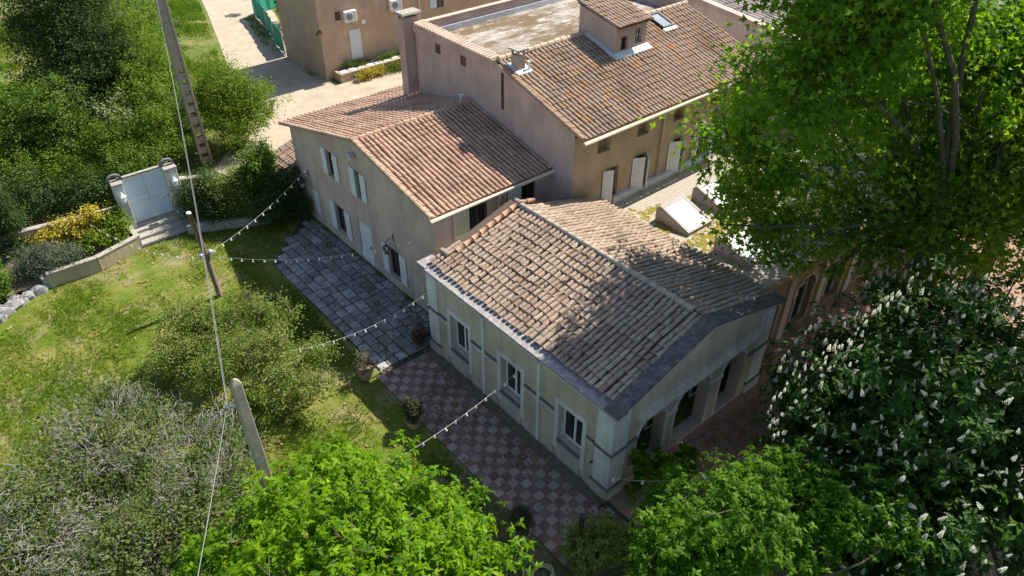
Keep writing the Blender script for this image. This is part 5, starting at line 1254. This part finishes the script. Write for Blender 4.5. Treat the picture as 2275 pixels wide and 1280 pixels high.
# olive-green shrubs in the lawn
tree('rounded_shrub', 'olive-green spreading shrub with bare stems in the middle of the lawn', 'shrub', (5.6, 20.3, 0),
     [(6.6, 22.9, 2.0, 1.2, 1.1, .8), (7.2, 22.2, 2.0, .9, .8, .6), (6.3, 24.0, 1.8, 1.0, .9, .7), (5.4, 24.6, 1.6, .9, .8, .6), (5.8, 19.3, 1.8, 1.2, 1.1, .9), (7.3, 19.9, 1.7, .8, .7, .55), (4.8, 21.2, 2.2, 1.1, 1.0, .8), (6.1, 20.9, 2.3, .9, .9, .7), (6.8, 18.6, 1.3, .7, .7, .5), (5.3, 22.4, 1.6, .7, .7, .6)],
     540, 36, .085, .026, 'leaf_olive', 131, r0=.11, fork=.7, n_main=14, n_sub=260, sig=.15, shell=.6, zmin=.3)
tree('rounded_shrub', 'smaller olive-green shrub left of the wooden pole line', 'shrub', (4.2, 23.6, 0),
     [(4.4, 24.6, 1.7, 1.2, 1.1, .8), (3.5, 23.5, 1.4, 1.0, .9, .7), (5.2, 23.9, 1.7, .8, .8, .6), (3.9, 22.4, 1.1, .8, .7, .5)],
     380, 40, .085, .026, 'leaf_olive', 132, r0=.09, fork=.5, n_main=10, n_sub=160, sig=.16, shell=.6, zmin=.25)
# half-dead grey shrubs
def twigs(t, lobes, n, seed, L=.55):
    g = np.random.default_rng(seed)
    K0, D0 = sample_lobes(lobes, n // 22, g, .75)
    n = len(K0) * 22
    C0 = np.repeat(K0, 22, 0) + g.normal(size=(n, 3)) * .24
    cen = np.array([l[:3] for l in lobes]).mean(0)
    d = unit((C0 - cen) * np.array([1, 1, .6]) / 2.5 + np.array([0, 0, .75])[None] + g.normal(size=(n, 3)) * .55)
    l = L * (.5 + g.random(n))[:, None]
    a = unit(np.cross(d, g.normal(size=(n, 3)))); b = np.cross(d, a)
    w = (.0035 + .0045 * g.random(n))[:, None]
    m_ = C0 + d * l * .5 + a * l * .14; tp = C0 + d * l + b * l * .22
    v = np.stack([C0 + a * w * 1.5, C0 - a * w * .8 + b * w * 1.3, C0 - a * w * .8 - b * w * 1.3, m_ + a * w, m_ - a * w * .5 + b * w * .8, m_ - a * w * .5 - b * w * .8, tp], 1)
    k = np.array([[0, 1, 3], [1, 4, 3], [1, 2, 4], [2, 5, 4], [2, 0, 5], [0, 3, 5], [3, 4, 6], [4, 5, 6], [5, 3, 6]])
    tr = (k[None] + (np.arange(n) * 7)[:, None, None]).reshape(-1, 3)
    np_obj('dead_twigs', v.reshape(-1, 3), tr, M['twig'], t, None)
GL1 = [(-.4, 20.4, 2.0, 1.7, 1.7, 1.4), (.8, 22.0, 1.7, 1.3, 1.2, 1.1), (.3, 18.2, 2.1, 1.7, 1.6, 1.4), (-2.0, 18.6, 2.2, 1.8, 1.7, 1.5), (1.6, 20.2, 1.6, 1.3, 1.3, 1.0)]
GL2 = [(1.0, 15.6, 2.0, 1.6, 1.5, 1.3), (2.3, 18.0, 1.5, 1.2, 1.2, 1.0), (-.6, 15.6, 2.2, 1.5, 1.5, 1.4), (3.3, 19.0, 1.1, .9, .9, .8), (2.4, 16.3, 1.6, 1.1, 1.1, 1.0)]
GL3 = [(-2.8, 16.6, 2.3, 1.6, 1.6, 1.4), (-2.0, 14.6, 2.4, 1.5, 1.5, 1.3), (-4.2, 18.6, 2.2, 1.4, 1.4, 1.3)]
for nm, lobes, sd_, base in (('half-dead grey shrub with bare twig tips nearest the open lawn', GL1, 141, (-.2, 19.8, 0)), ('half-dead grey twiggy shrub left of the lime green tree', GL2, 142, (1.2, 16.6, 0)), ('half-dead grey shrub with a dark trunk at the lower left corner', GL3, 143, (-2.4, 16.0, 0))):
    t, C0 = tree('dying_shrub', nm, 'shrub', base, lobes, 480, 34, .095, .034, 'leaf_shrub', sd_, r0=.13, fork=.8, n_main=16, n_sub=200, sig=.2, shell=.35, zmin=.25, group='half-dead shrubs on the lawn')
    twigs(t, lobes, 3000, sd_ + 50, .30)
# wood and shrubs at the upper left
tree('conifer', 'dark broad conifer standing above the wooded bank', 'tree', (7.4, 46.5, 0),
     [(7.4, 46.6, 3.6, 2.7, 2.4, 2.4), (8.0, 47.6, 6.4, 2.5, 2.2, 2.4), (8.6, 48.2, 9.2, 2.0, 1.8, 2.4), (6.0, 46.0, 3.4, 2.2, 2.0, 2.2), (9.4, 46.6, 4.8, 1.6, 1.6, 2.4), (6.6, 49.0, 6.6, 2.2, 2.0, 3.0), (9.6, 50.4, 7.4, 1.9, 1.9, 3.2)], 1350, 62, .14, .032, 'leaf_dark', 151, r0=.25, fork=2.5, n_main=10, n_sub=60, sig=.35, shell=.6)
tree('roadside_tree', 'rounded fresh green tree beside the sandy track', 'tree', (13.4, 41.2, 0),
     [(13.6, 41.5, 3.2, 1.9, 1.9, 1.7), (14.9, 41.0, 2.4, 1.4, 1.4, 1.2), (12.6, 42.6, 2.6, 1.5, 1.5, 1.3), (13.4, 40.2, 1.9, 1.6, 1.2, 1.2), (14.0, 43.0, 3.2, 1.4, 1.4, 1.2)], 520, 55, .12, .035, 'leaf_yellowgreen', 152, r0=.13, fork=1.2, n_main=10, n_sub=80, sig=.26)
tree('roadside_tree', 'feathery yellow-green tree behind the tall concrete pole', 'tree', (11.6, 47.8, 0),
     [(11.8, 48.2, 2.6, 1.9, 1.9, 1.9), (10.6, 51.0, 2.6, 2.0, 2.2, 1.9), (12.4, 45.6, 1.8, 1.3, 1.3, 1.1)], 420, 50, .13, .035, 'leaf_yellowgreen', 153, r0=.13, fork=1.0, n_main=9, n_sub=60, sig=.32)
BU = [
 ('leafy_bush', 'yellow-green bush low in front of the dark conifer', (3.6, 41.5, 0), [(3.6, 41.6, 1.5, 1.6, 1.4, 1.2), (2.2, 42.4, 1.7, 1.4, 1.3, 1.3), (5.0, 40.8, 1.4, 1.2, 1.2, 1.1)], 300, 40, .11, .035, 'leaf_yellowgreen', 161),
 ('leafy_bush', 'mid green bush just outside the gate', (6.6, 39.3, 0), [(6.4, 39.2, 1.7, 1.3, 1.2, 1.4), (7.7, 39.0, 1.5, 1.2, 1.0, 1.3), (5.4, 39.4, 1.3, 1.0, .9, 1.0)], 300, 42, .11, .035, 'leaf_mid', 162),
 ('leafy_bush', 'pale variegated bush climbing beside the conifer', (7.6, 42.2, 0), [(7.5, 42.4, 2.6, .9, .9, 1.7), (8.4, 41.2, 1.8, .8, .8, 1.2)], 190, 34, .15, .05, 'leaf_pale', 163),
 ('leafy_bush', 'tall dark green bush against the concrete pole', (9.6, 41.0, 0), [(9.6, 41.2, 2.0, 1.3, 1.2, 1.7), (10.2, 43.5, 2.0, 1.3, 1.3, 1.6), (8.8, 44.2, 2.2, 1.4, 1.4, 1.8)], 330, 42, .12, .038, 'leaf_mid', 164),
 ('leafy_bush', 'bright green bush at the upper left picture edge', (2.9, 47.0, 0), [(2.8, 47.0, 2.0, 1.7, 1.8, 1.8), (4.3, 48.6, 2.2, 1.6, 1.6, 1.8), (1.2, 44.6, 1.8, 1.4, 1.4, 1.5)], 330, 42, .13, .04, 'leaf_mid', 165),
 ('leafy_bush', 'dark bush mass behind the left boundary wall', (2.4, 39.0, 0), [(2.2, 39.6, 1.6, 1.7, 1.2, 1.4), (4.4, 38.6, 1.4, 1.4, 1.0, 1.2), (.4, 40.2, 1.7, 1.4, 1.2, 1.5)], 300, 40, .11, .035, 'leaf_dark', 166),
 ('flowering_bush', 'bush with yellow blossom above the retaining wall', (3.4, 35.4, .4), [(2.9, 35.6, 1.25, .9, .7, .65), (3.9, 35.5, 1.45, .8, .7, .7), (2.0, 35.7, 1.1, .7, .6, .55)], 170, 38, .10, .035, 'leaf_yellow', 167),
 ('leafy_bush', 'glossy green bush between yellow blossom and gate', (4.6, 34.7, .4), [(4.5, 34.8, 1.0, .6, .6, .6), (3.6, 34.4, .9, .8, .45, .4), (4.8, 35.2, 1.3, .4, .4, .5)], 160, 36, .10, .04, 'leaf_yellowgreen', 168),
 ('leafy_bush', 'grey-green rosemary-like bush over the retaining wall end', (1.5, 34.2, .3), [(1.5, 34.2, 1.0, .95, .7, .7), (2.2, 33.9, .9, .6, .45, .45), (.7, 34.4, .9, .6, .6, .55)], 280, 42, .085, .018, 'leaf_grey', 169),
 ('leafy_bush', 'lime green bush cut by the left picture edge above the rocks', (-.9, 33.9, .2), [(-.9, 33.8, 1.1, .8, .7, .9), (-1.6, 34.6, 1.4, .9, .8, .9)], 190, 38, .11, .04, 'leaf_mid', 170),
 ('cypress', 'narrow drooping cypress at the left picture edge', (.5, 36.9, .3), [(.6, 36.7, 1.8, .8, .8, 1.6), (.6, 36.7, 3.3, .55, .55, 1.3)], 380, 46, .12, .02, 'leaf_dark', 171),
 ('hedge_bush', 'rounded dark hedge bush right of the gate pillar', (9.0, 34.2, .4), [(9.0, 34.5, 1.5, 1.2, .9, 1.1), (8.5, 34.7, 1.0, .8, .7, .8), (9.3, 33.6, .9, .9, .7, .7)], 380, 42, .085, .03, 'leaf_dark', 172),
 ('hedge_bush', 'pale green hedge bush in the middle of the boundary wall', (10.4, 33.6, .4), [(10.3, 33.5, 1.6, 1.2, .9, 1.1), (9.6, 33.9, 1.8, .8, .7, .7), (10.6, 32.7, 1.0, .9, .7, .7)], 380, 42, .085, .03, 'leaf_olive', 173),
 ('laurel_tree', 'small bright laurel standing taller than the hedge', (11.4, 33.0, .4), [(11.4, 33.0, 2.2, .9, .9, 1.2), (11.6, 32.9, 3.2, .6, .6, .9), (10.9, 33.4, 1.7, .8, .7, .8)], 320, 42, .12, .042, 'leaf_mid', 174),
 ('hedge_bush', 'dark hedge bush against the corner of the beige house', (12.2, 32.0, .2), [(12.1, 31.9, 1.7, .9, .8, 1.4), (11.2, 31.6, 1.0, 1.0, .8, .9), (12.4, 31.2, .9, .5, .5, .8)], 360, 42, .085, .03, 'leaf_dark', 175),
 ('wood_tree', 'tall yellow-green tree filling the bank left of the concrete pole', (10.2, 45.5, 0), [(10.4, 46.0, 4.2, 1.4, 1.5, 2.6), (10.9, 48.2, 4.6, 1.5, 1.6, 2.8), (9.6, 44.0, 3.0, 1.3, 1.2, 2.0)], 560, 46, .13, .038, 'leaf_yellowgreen', 181),
 ('wood_tree', 'bright green tree at the top edge beside the dark conifer', (13.2, 54.0, 0), [(13.0, 54.2, 3.2, 1.8, 2.2, 3.0), (12.8, 50.6, 3.0, 1.3, 1.6, 2.4), (15.0, 58.5, 2.6, 1.8, 2.2, 2.2), (11.4, 57.0, 3.0, 2.0, 2.0, 2.4)], 560, 46, .15, .045, 'leaf_mid', 182),
 ('wood_tree', 'dense mid green tree at the left picture edge below the meadow', (3.4, 44.0, 0), [(3.3, 44.2, 3.2, 1.8, 1.6, 2.4), (5.0, 43.4, 3.2, 1.6, 1.3, 2.2), (1.4, 45.5, 3.0, 1.8, 1.6, 2.4)], 600, 46, .13, .04, 'leaf_mid', 183),
 ('wood_tree', 'olive-green tree right of the pale variegated bush', (8.8, 41.2, 0), [(8.8, 40.6, 2.6, 1.0, 1.0, 1.4), (6.8, 40.8, 2.4, 1.2, 1.0, 1.4)], 300, 44, .11, .036, 'leaf_yellowgreen', 184),
 ('roadside_bush', 'thin dark bush hanging over the green fence', (26.4, 60.5, 0), [(26.6, 60.5, 1.9, .9, 1.8, 1.4), (25.2, 66.0, 1.6, .6, .6, .6), (25.4, 57.6, 1.8, .7, 1.6, 1.3)], 170, 34, .13, .045, 'leaf_dark', 176),
 ('roadside_bush', 'yellow-flowering weed clump below the planter', (25.0, 45.5, 0), [(25.0, 45.6, .35, .7, .35, .32), (26.0, 45.7, .3, .6, .3, .28)], 90, 36, .09, .03, 'leaf_yellow', 177),
 ('roadside_bush', 'dry grassy weed strip along the planter', (28, 45.5, 0), [(27.5, 45.6, .3, 1.4, .4, .3), (29.5, 45.7, .35, 1.2, .4, .3)], 120, 36, .12, .02, 'leaf_yellowgreen', 178),
 ('planter_plant', 'low green plants growing along the planter top', (26, 46.6, .55), [(25.3, 46.7, .75, .7, .25, .2), (27.3, 46.6, .8, .8, .3, .25), (24.3, 46.9, .8, .3, .2, .3), (28.9, 46.6, .75, .6, .3, .2)], 110, 34, .08, .025, 'leaf_mid', 179),
]
for nm, lb, base, lobes, nc, per, L_, W_, mt, sd_ in BU:
    tree(nm, lb, 'tree' if 'tree' in nm or nm == 'cypress' else 'bush', base, lobes, nc, per, L_, W_, mt, sd_, r0=.06, fork=max(.15, lobes[0][2] - base[2] - lobes[0][5] * .5), n_main=6, n_sub=24, sig=.2 if lobes[0][3] > .9 else .14, zmin=base[2] + .08, shell=.6)

# ------------------------------------------------------------------ GRASS AND LITTER
def inside(px_, py_, poly):
    r = np.zeros(len(px_), bool); n = len(poly); j = n - 1
    for i in range(n):
        xi, yi = poly[i]; xj, yj = poly[j]
        c = ((yi > py_) != (yj > py_)) & (px_ < (xj - xi) * (py_ - yi) / (yj - yi + 1e-12) + xi); r ^= c; j = i
    return r
def vnoise(x_, y_, s_, seed):
    g = np.random.default_rng(seed); ph = g.random(12) * 6.28; k = g.normal(size=(12, 2)) * s_
    return sum(np.sin(x_ * k[i, 0] + y_ * k[i, 1] + ph[i]) for i in range(12)) / 12 ** .5
def grass(name, poly, n, h, w, label, seed, thr=-.4, bias=0.0, mat='grass'):
    g = np.random.default_rng(seed); P = np.array(poly); lo, hi = P.min(0), P.max(0)
    x_ = g.uniform(lo[0], hi[0], n); y_ = g.uniform(lo[1], hi[1], n)
    dn = vnoise(x_, y_, .9, seed) + .6 * vnoise(x_, y_, 2.5, seed + 1)
    ok = inside(x_, y_, poly) & (dn + g.normal(size=n) * .5 > thr)
    x_, y_, dn = x_[ok], y_[ok], dn[ok]; n = len(x_)
    nb = 3
    ti = np.repeat(np.arange(n), nb)
    hh = h * (.45 + .5 * np.clip(dn[ti] + .6, 0, 1.6)) * (.6 + .7 * g.random(n * nb))
    c = np.stack([x_[ti] + g.normal(size=n * nb) * .035, y_[ti] + g.normal(size=n * nb) * .035, np.full(n * nb, -.02)], 1)
    d = unit(np.stack([g.normal(size=n * nb) * .55, g.normal(size=n * nb) * .55, np.ones(n * nb)], 1))
    a = unit(np.cross(d, g.normal(size=(n * nb, 3)))) * (w * (.6 + .8 * g.random(n * nb)))[:, None]
    v = np.stack([c - a, c + a, c + d * hh[:, None]], 1).reshape(-1, 3)
    t_ = np.arange(n * nb * 3).reshape(-1, 3)
    rn = np.clip(.5 - dn[ti] * .28 + g.normal(size=n * nb) * .18 + bias, 0, 1)
    np_obj(name, v, t_, M[mat], None, rn, label=label, cat='grass', kind='stuff')
LAWN = [(-9, 8), (9.1, 8), (9.1, 19.1), (9.5, 28.8), (12.5, 31.4), (9.0, 33.4), (5.2, 33.7), (1.1, 33.2), (-9, 30.5)]
grass('lawn_grass', LAWN, 110000, .15, .013, 'short lawn grass with dry and bare patches', 31, -.5)
grass('lawn_weeds', LAWN, 26000, .24, .016, 'taller weed tufts dotted over the lawn', 33, 1.75, -.1)
FIELD = [(-4, 44), (11, 44), (14.5, 46), (16.6, 50), (18.2, 55.5), (20, 61), (24.6, 78), (-4, 78)]
grass('field_grass', FIELD, 52000, .32, .03, 'long meadow grass behind the trees', 41, -.7, -.05)
ROADE = [(11.5, 40.2), (13.5, 40.6), (16.6, 46.2), (17.4, 50), (15.2, 50), (12, 44)]
grass('verge_grass', ROADE, 5000, .22, .02, 'rough verge grass under the roadside tree', 43, -.9)
grass('track_weeds', [(22.0, 46.5), (22.6, 46.5), (22.6, 53.4), (24.2, 60), (25.1, 64.5), (24.2, 64.5), (22.6, 58)], 3500, .22, .02, 'rough weeds along the foot of the green fence', 44, -.6)
def litter(name, poly, n, label, seed, z=.006):
    g = np.random.default_rng(seed); P = np.array(poly); lo, hi = P.min(0), P.max(0)
    x_ = g.uniform(lo[0], hi[0], n); y_ = g.uniform(lo[1], hi[1], n)
    dn = vnoise(x_, y_, 1.6, seed); ok = inside(x_, y_, poly) & (dn + g.normal(size=n) * .5 > .1); x_, y_ = x_[ok], y_[ok]; n = len(x_)
    c = np.stack([x_, y_, np.full(n, z) + g.random(n) * .05], 1); nn = unit(np.array([0, 0, 1.0])[None] + g.normal(size=(n, 3)) * .5); d = unit(np.cross(nn, g.normal(size=(n, 3))))
    v, t_, k = leaf_geo(c, d, nn, np.full(n, .13) * (.6 + .7 * g.random(n)), np.full(n, .05) * (.6 + .7 * g.random(n)), .1)
    np_obj(name, v, t_, M['straw'], None, np.repeat(g.random(n), k), label=label, cat='leaf litter', kind='stuff')
grass('paving_weeds', [(12.75, 19.6), (13.0, 19.6), (13.0, 31.2), (12.8, 31.2)], 2600, .16, .012, 'small weeds along the foot of the beige house wall', 45, .35)
grass('joint_grass', [(9.5, 19.2), (12.9, 19.2), (12.9, 30.8), (9.5, 28.5)], 16000, .07, .008, 'tiny grass growing in the paving joints', 46, .75)
litter('leaf_litter', [(12.6, 6.0), (24, 5.0), (40, 5), (40, 9.9), (20.4, 9.9), (20.2, 9.1), (12.6, 9.1)], 9000, 'dry brown leaves gathered in front of the arches', 51)
litter('lawn_litter', LAWN, 6000, 'scattered pale dry leaves on the lawn', 52, .0)

litter('paving_litter', [(9.2, 7.5), (11.9, 7.5), (11.9, 19), (13, 19), (13, 31), (9.6, 28)], 2600, 'sparse dry leaves blown onto the terrace and paving', 53, .045)
